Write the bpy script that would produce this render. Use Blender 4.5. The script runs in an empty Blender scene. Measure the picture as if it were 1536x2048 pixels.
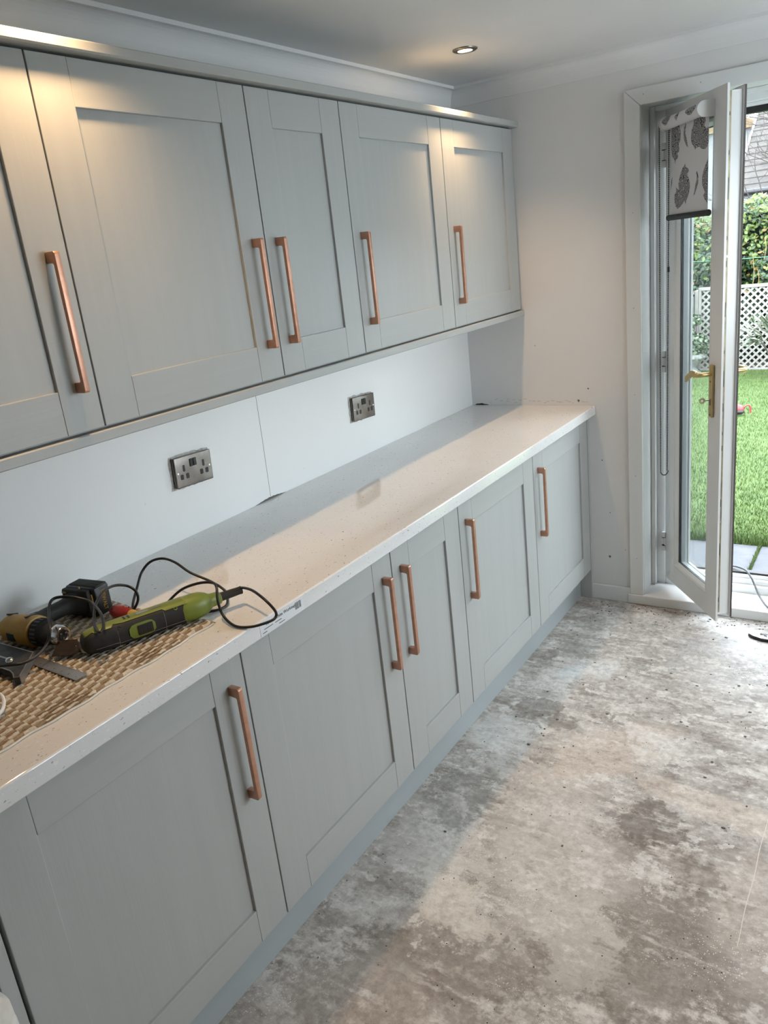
import bpy, bmesh, math, random
from mathutils import Vector, Matrix, Quaternion
random.seed(7)
sc = bpy.context.scene
COL = sc.collection

# ---------------------------------------------------------------- camera, light, exposure
def make_camera():
    yaw, pitch, roll = math.radians(-34.56325632), math.radians(-17.8098285), math.radians(-6.53481374)
    f = Vector((math.sin(yaw)*math.cos(pitch), math.cos(yaw)*math.cos(pitch), math.sin(pitch)))
    rt = Vector((math.cos(yaw), -math.sin(yaw), 0)); up = rt.cross(f)
    R = math.cos(roll)*rt + math.sin(roll)*up
    U = -math.sin(roll)*rt + math.cos(roll)*up
    cd = bpy.data.cameras.new('camera'); cam = bpy.data.objects.new('camera', cd); COL.objects.link(cam)
    m = Matrix((R, U, -f)).transposed().to_4x4(); m.translation = (1.68308472, -3.27202639, 1.59909734)
    cam.matrix_world = m
    cd.sensor_fit = 'VERTICAL'; cd.sensor_height = 24.0; cd.lens = 1571.55/2048*24.0
    cd.clip_start = 0.05; cd.clip_end = 200
    sc.camera = cam
make_camera()

w = bpy.data.worlds.new('world'); sc.world = w; w.use_nodes = True
bg = w.node_tree.nodes['Background']; bg.inputs[0].default_value = (0.84, 0.925, 1.0, 1); bg.inputs[1].default_value = 6.4
vs = sc.view_settings
vs.view_transform = 'Standard'; vs.look = 'None'; vs.exposure = 0.9; vs.gamma = 1.0; vs.use_curve_mapping = False
sc.cycles.max_bounces = 8; sc.cycles.diffuse_bounces = 4; sc.cycles.glossy_bounces = 3; sc.cycles.adaptive_threshold = 0.10; sc.cycles.adaptive_min_samples = 24; sc.cycles.transparent_max_bounces = 16
sc.cycles.caustics_reflective = False; sc.cycles.caustics_refractive = False

def portal(name, loc, rot, sx, sy):
    ld = bpy.data.lights.new(name, 'AREA'); ld.shape = 'RECTANGLE'; ld.size = sx; ld.size_y = sy
    ld.cycles.is_portal = True
    o = bpy.data.objects.new(name, ld); o.location = loc; o.rotation_euler = rot; COL.objects.link(o)
# sampling portals in the openings (they give off no light of their own)
XR, YB = 2.95, -5.2              # right wall, back wall of the room
WINY = (-1.75, -0.2); WINZ = (0.90, 1.95)   # window in the right wall
portal('portal_door', (1.32, 0.30, 1.05), (-math.pi/2, 0, 0), 1.06, 2.0)
portal('portal_window', (XR+0.06, (WINY[0]+WINY[1])/2, (WINZ[0]+WINZ[1])/2), (0, math.pi/2, 0), WINZ[1]-WINZ[0], WINY[1]-WINY[0])

# ---------------------------------------------------------------- materials
def M(name, col, rough=0.5, metal=0.0, spec=0.5, emis=None, coat=0.0):
    m = bpy.data.materials.new(name); m.use_nodes = True
    b = m.node_tree.nodes['Principled BSDF']
    b.inputs['Base Color'].default_value = (*col, 1); b.inputs['Roughness'].default_value = rough
    b.inputs['Metallic'].default_value = metal; b.inputs['Specular IOR Level'].default_value = spec
    b.inputs['Coat Weight'].default_value = coat
    if emis: b.inputs['Emission Color'].default_value = (*emis[:3], 1); b.inputs['Emission Strength'].default_value = emis[3]
    return m
class NT:
    def __init__(s, m): s.m = m; s.t = m.node_tree; s.b = s.t.nodes['Principled BSDF']
    def n(s, typ, **kw):
        nd = s.t.nodes.new(typ)
        for k, v in kw.items():
            if k.startswith('i_'):
                k = k[2:].replace('_', ' '); nd.inputs[k].default_value = v
            else: setattr(nd, k, v)
        return nd
    def l(s, a, b): s.t.links.new(a, b)
    def coord(s, scale=(1, 1, 1), loc=(0, 0, 0), rot=(0, 0, 0), kind='Object'):
        tc = s.n('ShaderNodeTexCoord'); mp = s.n('ShaderNodeMapping')
        mp.inputs['Scale'].default_value = scale; mp.inputs['Location'].default_value = loc; mp.inputs['Rotation'].default_value = rot
        s.l(tc.outputs[kind], mp.inputs[0]); return mp.outputs[0]
    def noise(s, vec, scale, detail=4, rough=0.55, dist=0.0):
        nd = s.n('ShaderNodeTexNoise'); nd.inputs['Scale'].default_value = scale; nd.inputs['Detail'].default_value = detail
        nd.inputs['Roughness'].default_value = rough; nd.inputs['Distortion'].default_value = dist
        if vec is not None: s.l(vec, nd.inputs['Vector'])
        return nd
    def ramp(s, fac, stops, interp='LINEAR'):
        r = s.n('ShaderNodeValToRGB'); r.color_ramp.interpolation = interp; e = r.color_ramp.elements
        while len(e) < len(stops): e.new(0.5)
        for el, (p, c) in zip(e, stops):
            el.position = p; el.color = (*c, 1) if hasattr(c, '__len__') else (c, c, c, 1)
        s.l(fac, r.inputs[0]); return r.outputs[0]
    def mix(s, fac, a, b, mode='MIX'):
        mx = s.n('ShaderNodeMix', data_type='RGBA', blend_type=mode)
        for sock, v in ((mx.inputs[0], fac), (mx.inputs[6], a), (mx.inputs[7], b)):
            if isinstance(v, (int, float)): sock.default_value = v
            elif isinstance(v, tuple): sock.default_value = (*v, 1)
            else: s.l(v, sock)
        return mx.outputs[2]
    def math(s, op, a, b=None, clamp=False):
        nd = s.n('ShaderNodeMath', operation=op, use_clamp=clamp)
        for i, v in enumerate((a, b)):
            if v is None: continue
            if isinstance(v, (int, float)): nd.inputs[i].default_value = v
            else: s.l(v, nd.inputs[i])
        return nd.outputs[0]
    def bump(s, h, strength=0.2, dist=0.01):
        bp = s.n('ShaderNodeBump'); bp.inputs['Strength'].default_value = strength; bp.inputs['Distance'].default_value = dist
        s.l(h, bp.inputs['Height']); s.l(bp.outputs[0], s.b.inputs['Normal'])
    def color(s, c): s.l(c, s.b.inputs['Base Color'])
    def rough(s, c): s.l(c, s.b.inputs['Roughness'])

def noisy(name, c1, c2, scale=8, rough=0.5, bump=0.0, bscale=60, detail=4, **kw):
    m = M(name, c1, rough, **kw); t = NT(m); v = t.coord()
    t.color(t.ramp(t.noise(v, scale, detail).outputs[0], [(0.35, c1), (0.65, c2)]))
    if bump: t.bump(t.noise(v, bscale, 5).outputs[0], bump, 0.002)
    return m

MT = {}
def paint_mat():
    m = M('sage_paint', (0.40, 0.412, 0.404), 0.42); t = NT(m)
    v = t.coord((90, 90, 2.2)); n = t.noise(v, 1.6, 5, 0.6, 0.6)
    v2 = t.coord((30, 30, 1.0)); n2 = t.noise(v2, 1.3, 3)
    t.color(t.ramp(n2.outputs[0], [(0.3, (0.390, 0.402, 0.394)), (0.7, (0.410, 0.421, 0.413))]))
    t.bump(t.ramp(n.outputs[0], [(0.38, 0.0), (0.55, 1.0)]), 0.07, 0.0012)
    return m
MT['paint'] = paint_mat()
def paint_h_mat():   # the same paint on horizontal rails: the embossed grain runs along the rail
    m = M('sage_paint_rail', (0.40, 0.412, 0.404), 0.42); t = NT(m)
    v = t.coord((90, 2.2, 90)); n = t.noise(v, 1.6, 5, 0.6, 0.6)
    v2 = t.coord((30, 1, 30)); n2 = t.noise(v2, 1.3, 3)
    t.color(t.ramp(n2.outputs[0], [(0.3, (0.390, 0.402, 0.394)), (0.7, (0.410, 0.421, 0.413))]))
    t.bump(t.ramp(n.outputs[0], [(0.38, 0.0), (0.55, 1.0)]), 0.07, 0.0012)
    return m
MT['paint_h'] = paint_h_mat()
MT['plinth'] = M('plinth_grey', (0.37, 0.405, 0.42), 0.35)
MT['copper'] = noisy('brushed_copper', (0.50, 0.262, 0.178), (0.57, 0.31, 0.213), 60, 0.36, metal=0.6)
def wall_mat(name, c, dirt=(0.55, 0.5, 0.45)):
    m = M(name, c, 0.6); t = NT(m); v = t.coord()
    big = t.noise(v, 1.7, 3); c2 = tuple(x*0.95 for x in c)
    base = t.ramp(big.outputs[0], [(0.3, c2), (0.7, c)])
    sp = t.noise(v, 34, 2, 0.4); mask = t.ramp(sp.outputs[0], [(0.775, 0.0), (0.80, 1.0)])
    t.color(t.mix(t.math('MULTIPLY', mask, 0.35), base, dirt))
    return m
MT['wall'] = wall_mat('wall_white', (0.71, 0.705, 0.70))
MT['wall_taupe'] = wall_mat('wall_taupe', (0.40, 0.345, 0.295))
MT['splash'] = wall_mat('wall_splash_white', (0.82, 0.83, 0.83))
MT['ceiling'] = wall_mat('ceiling_white', (0.74, 0.74, 0.735), (0.74, 0.74, 0.735))
MT['gloss_white'] = M('gloss_white_trim', (0.68, 0.685, 0.68), 0.35)
MT['upvc'] = noisy('white_upvc', (0.74, 0.75, 0.75), (0.70, 0.71, 0.71), 3, 0.22)
MT['upvc_grey'] = M('grey_upvc_seal', (0.33, 0.36, 0.37), 0.4)
MT['black'] = M('black_rubber', (0.012, 0.012, 0.013), 0.5)
MT['dark_gap'] = M('dark_brown_edge', (0.07, 0.055, 0.05), 0.6)
MT['brass'] = noisy('gold_brass', (0.50, 0.38, 0.17), (0.58, 0.45, 0.22), 30, 0.32, metal=0.7)
MT['lockstrip'] = noisy('tarnished_lock_strip', (0.33, 0.29, 0.19), (0.20, 0.17, 0.12), 25, 0.45, metal=0.4)
MT['steel'] = noisy('worn_steel', (0.42, 0.42, 0.42), (0.34, 0.34, 0.35), 20, 0.35, metal=0.8)
MT['chrome'] = M('polished_steel', (0.75, 0.75, 0.76), 0.16, 1.0)
MT['iron'] = noisy('dark_cast_metal', (0.03, 0.03, 0.032), (0.06, 0.06, 0.06), 60, 0.5, metal=0.3)

def worktop_mat():
    m = M('speckled_worktop', (0.74, 0.73, 0.72), 0.045, spec=0.85); t = NT(m); v = t.coord()
    base = t.ramp(t.noise(v, 6, 3).outputs[0], [(0.3, (0.72, 0.715, 0.71)), (0.7, (0.75, 0.745, 0.74))])
    for sc_, thr, rad, colr in ((110, 0.80, 0.15, (0.24, 0.20, 0.17)), (190, 0.74, 0.18, (0.36, 0.32, 0.30)), (150, 0.5, 0.22, (0.82, 0.81, 0.80))):
        vv = t.coord((1, 0.55, 1), rot=(0, 0, 0.6)); nz = t.noise(vv, sc_*1.2, 2)
        mixv = t.n('ShaderNodeMix', data_type='VECTOR'); mixv.inputs[0].default_value = 0.012
        t.l(vv, mixv.inputs[4]); t.l(nz.outputs[1], mixv.inputs[5])
        vo = t.n('ShaderNodeTexVoronoi'); vo.inputs['Scale'].default_value = sc_; t.l(mixv.outputs[1], vo.inputs['Vector'])
        near = t.math('LESS_THAN', vo.outputs['Distance'], rad)
        sep = t.n('ShaderNodeSeparateColor'); t.l(vo.outputs['Color'], sep.inputs[0])
        pick = t.math('GREATER_THAN', sep.outputs[0], thr)
        base = t.mix(t.math('MULTIPLY', near, pick), base, colr)
    t.color(base)
    return m
MT['worktop'] = worktop_mat()

def floor_mat():
    m = M('scraped_concrete', (0.4, 0.36, 0.32), 0.75, spec=0.25); t = NT(m)
    v0 = t.coord()
    A = t.noise(v0, 2.6, 9, 0.66); Bn = t.noise(v0, 10, 8, 0.68); Cn = t.noise(v0, 46, 5, 0.7)
    def centred(n, k): return t.math('MULTIPLY', t.math('SUBTRACT', n.outputs[0], 0.5), k)
    def warp(vec, n, amt):
        sub = t.n('ShaderNodeVectorMath', operation='SUBTRACT'); t.l(n.outputs[1], sub.inputs[0]); sub.inputs[1].default_value = (.5, .5, .5)
        scl = t.n('ShaderNodeVectorMath', operation='SCALE'); t.l(sub.outputs[0], scl.inputs[0]); scl.inputs['Scale'].default_value = amt
        add = t.n('ShaderNodeVectorMath', operation='ADD'); t.l(vec, add.inputs[0]); t.l(scl.outputs[0], add.inputs[1]); return add.outputs[0]
    vw = warp(v0, A, 0.30)
    D = t.noise(vw, 3.4, 8, 0.62)           # large adhesive islands
    # trowel drag: stretched noise, rotated
    vs_ = t.coord((1.0, 6.0, 1), rot=(0, 0, 0.55)); S = t.noise(warp(vs_, Bn, 0.25), 5.0, 8, 0.66)
    mixn = t.math('ADD', t.math('ADD', D.outputs[0], centred(Bn, 0.30)), centred(Cn, 0.16))
    base = t.ramp(mixn, [(0.28, (0.215, 0.192, 0.173)), (0.42, (0.300, 0.276, 0.255)), (0.52, (0.375, 0.350, 0.328)), (0.66, (0.52, 0.50, 0.48))])
    # flat scraped layers with crisp, ragged edges
    ve = t.coord((1.0, 1.7, 1), rot=(0, 0, 0.35)); E1 = t.noise(warp(ve, A, 0.22), 5.2, 12, 0.64); E2 = t.noise(warp(ve, Bn, 0.10), 11.0, 10, 0.62)
    lay = t.ramp(t.math('ADD', E1.outputs[0], centred(Cn, 0.05)), [(0.0, (0.20, 0.178, 0.158)), (0.375, (0.20, 0.178, 0.158)), (0.380, (0.285, 0.258, 0.234)), (0.432, (0.30, 0.272, 0.25)), (0.437, (0.40, 0.372, 0.346)), (0.492, (0.36, 0.338, 0.318)), (0.496, (0.47, 0.445, 0.418)), (0.548, (0.44, 0.42, 0.40)), (0.553, (0.56, 0.54, 0.515)), (0.605, (0.52, 0.50, 0.485)), (0.611, (0.64, 0.625, 0.605))])
    base = t.mix(0.62, base, lay)
    i2 = t.ramp(t.math('ADD', E2.outputs[0], centred(Cn, 0.05)), [(0.385, 1.0), (0.392, 0.0)]); base = t.mix(t.math('MULTIPLY', i2, 0.6), base, (0.195, 0.172, 0.153))
    i3 = t.ramp(t.math('ADD', E2.outputs[0], centred(Cn, 0.05)), [(0.582, 0.0), (0.590, 1.0)]); base = t.mix(t.math('MULTIPLY', i3, 0.65), base, (0.62, 0.605, 0.585))
    # stains and pale patches that belong to this floor: (x, y, rx, ry, rotation, colour, strength, edge softness, raggedness)
    spots = ((0.90, -2.06, 0.42, 0.13, 0.62, (0.225, 0.192, 0.168), 0.85, 0.25, 0.9), (1.30, -1.80, 0.26, 0.20, 0.4, (0.225, 0.193, 0.170), 0.85, 0.25, 0.9),
             (0.75, -2.27, 0.24, 0.14, 0.4, (0.45, 0.405, 0.37), 0.75, 0.3, 1.0), (1.47, -1.62, 0.09, 0.20, 0.2, (0.55, 0.50, 0.455), 0.7, 0.3, 1.2),
             (0.79, -1.89, 0.075, 0.13, 0.9, (0.70, 0.67, 0.62), 0.9, 0.2, 1.3), (1.02, -1.70, 0.17, 0.22, 0.5, (0.55, 0.52, 0.485), 0.75, 0.4, 1.5), (1.12, -1.87, 0.11, 0.12, 0.4, (0.60, 0.575, 0.54), 0.75, 0.3, 1.8),
             (0.86, -1.45, 0.16, 0.20, 0.3, (0.58, 0.55, 0.52), 0.7, 0.5, 1.6), (0.66, -1.72, 0.12, 0.16, 0.6, (0.60, 0.595, 0.575), 0.7, 0.4, 1.6),
             (0.96, -1.14, 0.12, 0.24, -0.55, (0.58, 0.50, 0.43), 0.75, 0.25, 0.9), (1.33, -1.26, 0.26, 0.055, -0.20, (0.58, 0.50, 0.435), 0.75, 0.25, 0.9),
             (1.19, -1.40, 0.095, 0.10, 0.5, (0.150, 0.128, 0.110), 0.95, 0.15, 0.55), (1.29, -1.52, 0.12, 0.06, -0.5, (0.20, 0.165, 0.14), 0.8, 0.25, 0.9),
             (0.70, -0.69, 0.06, 0.07, 0.0, (0.62, 0.65, 0.67), 0.75, 0.3, 1.2), (0.80, -0.62, 0.06, 0.07, 0.3, (0.64, 0.67, 0.69), 0.75, 0.3, 1.2),
             (0.62, -1.20, 0.09, 0.14, 0.5, (0.62, 0.63, 0.625), 0.85, 0.3, 1.3), (0.64, -1.52, 0.11, 0.15, 0.5, (0.225, 0.215, 0.20), 0.8, 0.3, 0.9),
             (1.32, -0.42, 0.30, 0.20, 0.2, (0.50, 0.515, 0.53), 0.5, 0.6, 1.0), (1.13, -0.28, 0.15, 0.09, 0.2, (0.52, 0.54, 0.56), 0.5, 0.5, 0.9),
             (0.74, -0.33, 0.25, 0.26, 0.1, (0.29, 0.275, 0.255), 0.6, 0.6, 1.0), (0.67, -0.97, 0.075, 0.07, 0.5, (0.185, 0.160, 0.14), 0.8, 0.2, 0.9), (0.78, -1.02, 0.055, 0.05, 0.2, (0.20, 0.185, 0.165), 0.7, 0.2, 0.9))
    vr = warp(warp(v0, A, 0.06), Bn, 0.05); nz = t.math('ADD', centred(Bn, 2.6), centred(Cn, 1.3))
    for x, y, rx, ry, rot, c, st, ed, rag in spots:
        st = st*0.72
        vm = t.n('ShaderNodeMapping', vector_type='TEXTURE'); t.l(vr, vm.inputs[0])
        vm.inputs['Location'].default_value = (x, y, 0); vm.inputs['Rotation'].default_value = (0, 0, rot); vm.inputs['Scale'].default_value = (rx, ry, 1)
        ln = t.n('ShaderNodeVectorMath', operation='LENGTH'); t.l(vm.outputs[0], ln.inputs[0])
        d = t.math('ADD', ln.outputs['Value'], t.math('MULTIPLY', nz, rag))
        mr = t.n('ShaderNodeMapRange'); t.l(d, mr.inputs[0]); mr.inputs[1].default_value = 1-ed*0.7; mr.inputs[2].default_value = 1+ed*0.35; mr.inputs[3].default_value = st; mr.inputs[4].default_value = 0.0
        base = t.mix(mr.outputs[0], base, c)
    # scraped islands with hard edges over everything, then drag marks
    isl = t.ramp(t.math('ADD', D.outputs[0], centred(Cn, 0.10)), [(0.575, 0.0), (0.592, 1.0)])
    base = t.mix(t.math('MULTIPLY', isl, t.ramp(A.outputs[0], [(0.42, 0.1), (0.56, 0.75)])), base, (0.62, 0.60, 0.575))
    drag = t.math('MULTIPLY', t.ramp(t.math('ADD', S.outputs[0], centred(Cn, 0.15)), [(0.52, 0.0), (0.60, 1.0)]), t.ramp(Bn.outputs[0], [(0.42, 0.0), (0.58, 0.55)]))
    base = t.mix(drag, base, (0.66, 0.64, 0.61))
    dk = t.math('MULTIPLY', t.ramp(t.math('ADD', S.outputs[0], centred(Bn, 0.3)), [(0.30, 1.0), (0.38, 0.0)]), 0.55)
    base = t.mix(dk, base, (0.165, 0.142, 0.122))
    # gritty white crumbs, dark specks
    for scl, thr, rad, c in ((230, 0.74, 0.28, (0.80, 0.79, 0.75)), (85, 0.955, 0.16, (0.05, 0.04, 0.035))):
        vo = t.n('ShaderNodeTexVoronoi'); vo.inputs['Scale'].default_value = scl; t.l(v0, vo.inputs['Vector'])
        sep = t.n('ShaderNodeSeparateColor'); t.l(vo.outputs['Color'], sep.inputs[0])
        mk = t.math('MULTIPLY', t.math('LESS_THAN', vo.outputs['Distance'], rad), t.math('GREATER_THAN', sep.outputs[0], thr))
        if scl > 200: mk = t.math('MULTIPLY', mk, t.ramp(A.outputs[0], [(0.40, 0.9), (0.47, 0.0)]))
        base = t.mix(mk, base, c)
    base = t.mix(0.55, base, t.ramp(Cn.outputs[0], [(0.30, 0.27), (0.70, 0.73)]), 'OVERLAY')
    base = t.mix(0.20, base, t.ramp(Bn.outputs[0], [(0.25, 0.30), (0.75, 0.70)]), 'OVERLAY')
    t.color(base)
    h = t.math('ADD', t.math('MULTIPLY', mixn, 0.8), t.math('ADD', t.math('MULTIPLY', isl, 0.2), t.math('MULTIPLY', Cn.outputs[0], 0.3)))
    t.bump(h, 0.4, 0.006)
    return m
MT['floor'] = floor_mat()

def glass_mat(name, tint, refl=0.08):
    m = bpy.data.materials.new(name); m.use_nodes = True; nt = m.node_tree; nt.nodes.remove(nt.nodes['Principled BSDF'])
    out = nt.nodes['Material Output']; tr = nt.nodes.new('ShaderNodeBsdfTransparent'); tr.inputs[0].default_value = (*tint, 1)
    gl = nt.nodes.new('ShaderNodeBsdfGlossy'); gl.inputs['Roughness'].default_value = 0.0
    lw = nt.nodes.new('ShaderNodeLayerWeight'); lw.inputs[0].default_value = 0.5
    pw = nt.nodes.new('ShaderNodeMath'); pw.operation = 'POWER'; pw.inputs[1].default_value = 5.0; nt.links.new(lw.outputs['Facing'], pw.inputs[0])
    fr = nt.nodes.new('ShaderNodeMath'); fr.operation = 'MULTIPLY_ADD'; fr.inputs[1].default_value = 0.9; fr.inputs[2].default_value = 0.02; nt.links.new(pw.outputs[0], fr.inputs[0])
    mx = nt.nodes.new('ShaderNodeMixShader'); nt.links.new(fr.outputs[0], mx.inputs[0]); nt.links.new(tr.outputs[0], mx.inputs[1]); nt.links.new(gl.outputs[0], mx.inputs[2])
    nt.links.new(mx.outputs[0], out.inputs[0]); return m
MT['glass'] = glass_mat('window_glass', (0.975, 0.988, 0.984))

# ---------------------------------------------------------------- mesh helpers
def tag(o, label=None, cat=None, group=None, kind=None):
    if label: o['label'] = label
    if cat: o['category'] = cat
    if group: o['group'] = group
    if kind: o['kind'] = kind
    return o
ROOT = {}
def root_of(o):
    while o.parent: o = o.parent
    return o
def thing(name, loc, label=None, cat=None, group=None, kind=None, rz=0.0):
    o = bpy.data.objects.new(name, None); o.location = loc; o.rotation_euler = (0, 0, rz); o.empty_display_size = 0.05
    COL.objects.link(o); ROOT[o.name] = Matrix.Translation(loc) @ Matrix.Rotation(rz, 4, 'Z')
    return tag(o, label, cat, group, kind)
def obj(name, bm, mat, parent=None, smooth=False, local=False, angle=40):
    """links bm (world coordinates, or the root's own when local) as one mesh object"""
    me = bpy.data.meshes.new(name)
    if parent is not None and not local:
        r = root_of(parent)
        if r.name in ROOT: bm.transform(ROOT[r.name].inverted())
    bmesh.ops.recalc_face_normals(bm, faces=bm.faces)
    bm.to_mesh(me); bm.free()
    for mm in (mat if isinstance(mat, (list, tuple)) else [mat]): me.materials.append(MT[mm] if isinstance(mm, str) else mm)
    if smooth:
        me.polygons.foreach_set('use_smooth', [True]*len(me.polygons))
        if angle: me.set_sharp_from_angle(angle=math.radians(angle))
    o = bpy.data.objects.new(name, me); COL.objects.link(o)
    if parent is not None: o.parent = parent
    return o
def B(): return bmesh.new()
def box(bm, lo, hi, bev=0.0, seg=2, mi=0):
    x0, y0, z0 = lo; x1, y1, z1 = hi
    vs_ = [bm.verts.new(p) for p in ((x0, y0, z0), (x1, y0, z0), (x1, y1, z0), (x0, y1, z0), (x0, y0, z1), (x1, y0, z1), (x1, y1, z1), (x0, y1, z1))]
    fs = [bm.faces.new([vs_[i] for i in q]) for q in ((0, 3, 2, 1), (4, 5, 6, 7), (0, 1, 5, 4), (1, 2, 6, 5), (2, 3, 7, 6), (3, 0, 4, 7))]
    for f in fs: f.material_index = mi
    if bev > 0:
        es = list({e for f in fs for e in f.edges})
        r = bmesh.ops.bevel(bm, geom=es, offset=bev, segments=seg, profile=0.5, affect='EDGES')
        for f in r['faces']: f.material_index = mi
    return bm
def boxm(bm, mat4, size, bev=0.0, seg=2):
    b2 = B(); sx, sy, sz = (s/2 for s in size); box(b2, (-sx, -sy, -sz), (sx, sy, sz), bev, seg); b2.transform(mat4)
    merge(bm, b2); return bm
def merge(bm, b2):
    me = bpy.data.meshes.new('tmp'); b2.to_mesh(me); b2.free(); bm.from_mesh(me); bpy.data.meshes.remove(me)
def frame_from(d, up=(0, 0, 1)):
    d = Vector(d).normalized(); up = Vector(up)
    if abs(d.dot(up)) > 0.98: up = Vector((1, 0, 0))
    a = up.cross(d).normalized(); b = d.cross(a); return a, b
def tube(bm, pts, r, n=8, cap=True, closed=False):
    pts = [Vector(p) for p in pts]; N = len(pts); rs = r if isinstance(r, (list, tuple)) else [r]*N
    rings = []; a = None
    for i, p in enumerate(pts):
        if closed: d = pts[(i+1) % N] - pts[i-1]
        else: d = pts[min(i+1, N-1)] - pts[max(i-1, 0)]
        d.normalize()
        if a is None: a, b = frame_from(d)
        else:
            a = (a - d*a.dot(d)).normalized(); b = d.cross(a)
        rings.append([bm.verts.new(p + (a*math.cos(2*math.pi*k/n) + b*math.sin(2*math.pi*k/n))*rs[i]) for k in range(n)])
    for i in range(N if closed else N-1):
        A, C = rings[i], rings[(i+1) % N]
        for k in range(n): bm.faces.new((A[k], A[(k+1) % n], C[(k+1) % n], C[k]))
    if cap and not closed:
        bm.faces.new(rings[0][::-1]); bm.faces.new(rings[-1])
    return bm
def spline(pts, m=8):
    P = [Vector(p) for p in pts]; P = [P[0]*2-P[1]] + P + [P[-1]*2-P[-2]]; out = []
    for i in range(1, len(P)-2):
        a, b, c, d = P[i-1:i+3]
        for k in range(m):
            t = k/m; out.append(0.5*((2*b) + (c-a)*t + (2*a-5*b+4*c-d)*t*t + (3*b-a-3*c+d)*t*t*t))
    out.append(P[-2]); return out
def lathe(bm, prof, origin=(0, 0, 0), axis=(0, 0, 1), n=24, cap=True):
    """prof: (radius, height) pairs along axis"""
    o = Vector(origin); d = Vector(axis).normalized(); a, b = frame_from(d, (0, 0, 1) if abs(d.z) < 0.9 else (1, 0, 0)); rings = []
    for r, h in prof:
        rings.append([bm.verts.new(o + d*h + (a*math.cos(2*math.pi*k/n) + b*math.sin(2*math.pi*k/n))*max(r, 1e-5)) for k in range(n)])
    for A, C in zip(rings, rings[1:]):
        for k in range(n): bm.faces.new((A[k], A[(k+1) % n], C[(k+1) % n], C[k]))
    if cap: bm.faces.new(rings[0][::-1]); bm.faces.new(rings[-1])
    return bm
def prism(bm, poly, mat4, h):
    """poly in local xy, extruded h along local z"""
    lo = [bm.verts.new(mat4 @ Vector((x, y, 0))) for x, y in poly]; hi = [bm.verts.new(mat4 @ Vector((x, y, h))) for x, y in poly]; n = len(poly)
    bm.faces.new(lo[::-1]); bm.faces.new(hi)
    for k in range(n): bm.faces.new((lo[k], lo[(k+1) % n], hi[(k+1) % n], hi[k]))
    return bm
def loft(bm, secs, cap=True):
    rings = [[bm.verts.new(p) for p in s] for s in secs]; n = len(rings[0])
    for A, C in zip(rings, rings[1:]):
        for k in range(n): bm.faces.new((A[k], A[(k+1) % n], C[(k+1) % n], C[k]))
    if cap: bm.faces.new(rings[0][::-1]); bm.faces.new(rings[-1])
    return bm
def axes(o, x, y, z):
    m = Matrix((Vector(x), Vector(y), Vector(z))).transposed().to_4x4(); m.translation = Vector(o); return m
def sphere(bm, c, r, sub=2, scale=(1, 1, 1), rot=None):
    m = Matrix.Translation(c) @ (rot or Matrix()) @ Matrix.Diagonal((*[r*s for s in scale], 1))
    bmesh.ops.create_icosphere(bm, subdivisions=sub, radius=1.0, matrix=m); return bm
def text_bm(s, size, mat4, extr=0.0002, sx=1.0):
    cu = bpy.data.curves.new('txt', 'FONT'); cu.body = s; cu.size = size; cu.extrude = extr; cu.align_x = 'CENTER'; cu.align_y = 'CENTER'
    to = bpy.data.objects.new('txt', cu); COL.objects.link(to); bpy.context.view_layer.update()
    me = bpy.data.meshes.new_from_object(to.evaluated_get(bpy.context.evaluated_depsgraph_get()))
    bm = B(); bm.from_mesh(me); bm.transform(mat4 @ Matrix.Diagonal((sx, 1, 1, 1)))
    bpy.data.objects.remove(to); bpy.data.curves.remove(cu); bpy.data.meshes.remove(me); return bm
def struct(name, bm, mat, label=None, parent=None, **kw):
    o = obj(name, bm, mat, parent, **kw)
    if parent is None: tag(o, label, kind='structure')
    return o
# ---------------------------------------------------------------- the room
ZC = 2.2335
DX0, DX1, DZ1 = 0.787, 1.85, 2.035      # door opening
b = B(); box(b, (-0.2, YB-0.2, -0.1), (XR+0.2, 0.0, 0.0)); struct('floor', b, 'floor', 'bare scraped concrete floor with pale adhesive smears and dark stains')
b = B(); box(b, (-0.2, YB-0.2, ZC), (XR+0.2, 0.0, ZC+0.1)); struct('ceiling', b, 'ceiling', 'smooth white ceiling with recessed downlights')
b = B(); box(b, (-0.2, YB-0.2, 0), (0, 0.0, ZC)); struct('wall_left', b, 'splash', 'white painted wall behind the cabinets')
b = B(); box(b, (-0.2, YB-0.2, 0), (XR+0.2, YB, ZC)); struct('wall_back', b, 'wall_taupe', 'plain taupe wall opposite the garden door')
b = B()
box(b, (-0.2, 0, -0.3), (DX0-0.012, 0.28, ZC+0.1)); box(b, (DX1+0.012, 0, -0.3), (XR+0.2, 0.28, ZC+0.1)); box(b, (DX0-0.012, 0, DZ1+0.012), (DX1+0.012, 0.28, ZC+0.1)); box(b, (DX0-0.012, 0, -0.3), (DX1+0.012, 0.28, 0.0))
struct('wall_end', b, 'wall', 'white painted wall around the garden door')
b = B()
for lo, hi in (((WINY[1], 0), (0, ZC)), ((YB, 0), (WINY[0], ZC)), ((WINY[0], 0), (WINY[1], WINZ[0])), ((WINY[0], WINZ[1]), (WINY[1], ZC))):
    box(b, (XR, lo[0], lo[1]), (XR+0.2, hi[0], hi[1]))
struct('wall_right', b, 'wall_taupe', 'plain taupe wall with a wide window')
wn_ = thing('window_1', (XR+0.09, (WINY[0]+WINY[1])/2, WINZ[0]), 'wide white framed window in the side wall', 'window', kind='structure')
b = B(); y0, y1 = WINY; z0, z1 = WINZ; xa, xb_ = XR+0.07, XR+0.13
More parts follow.
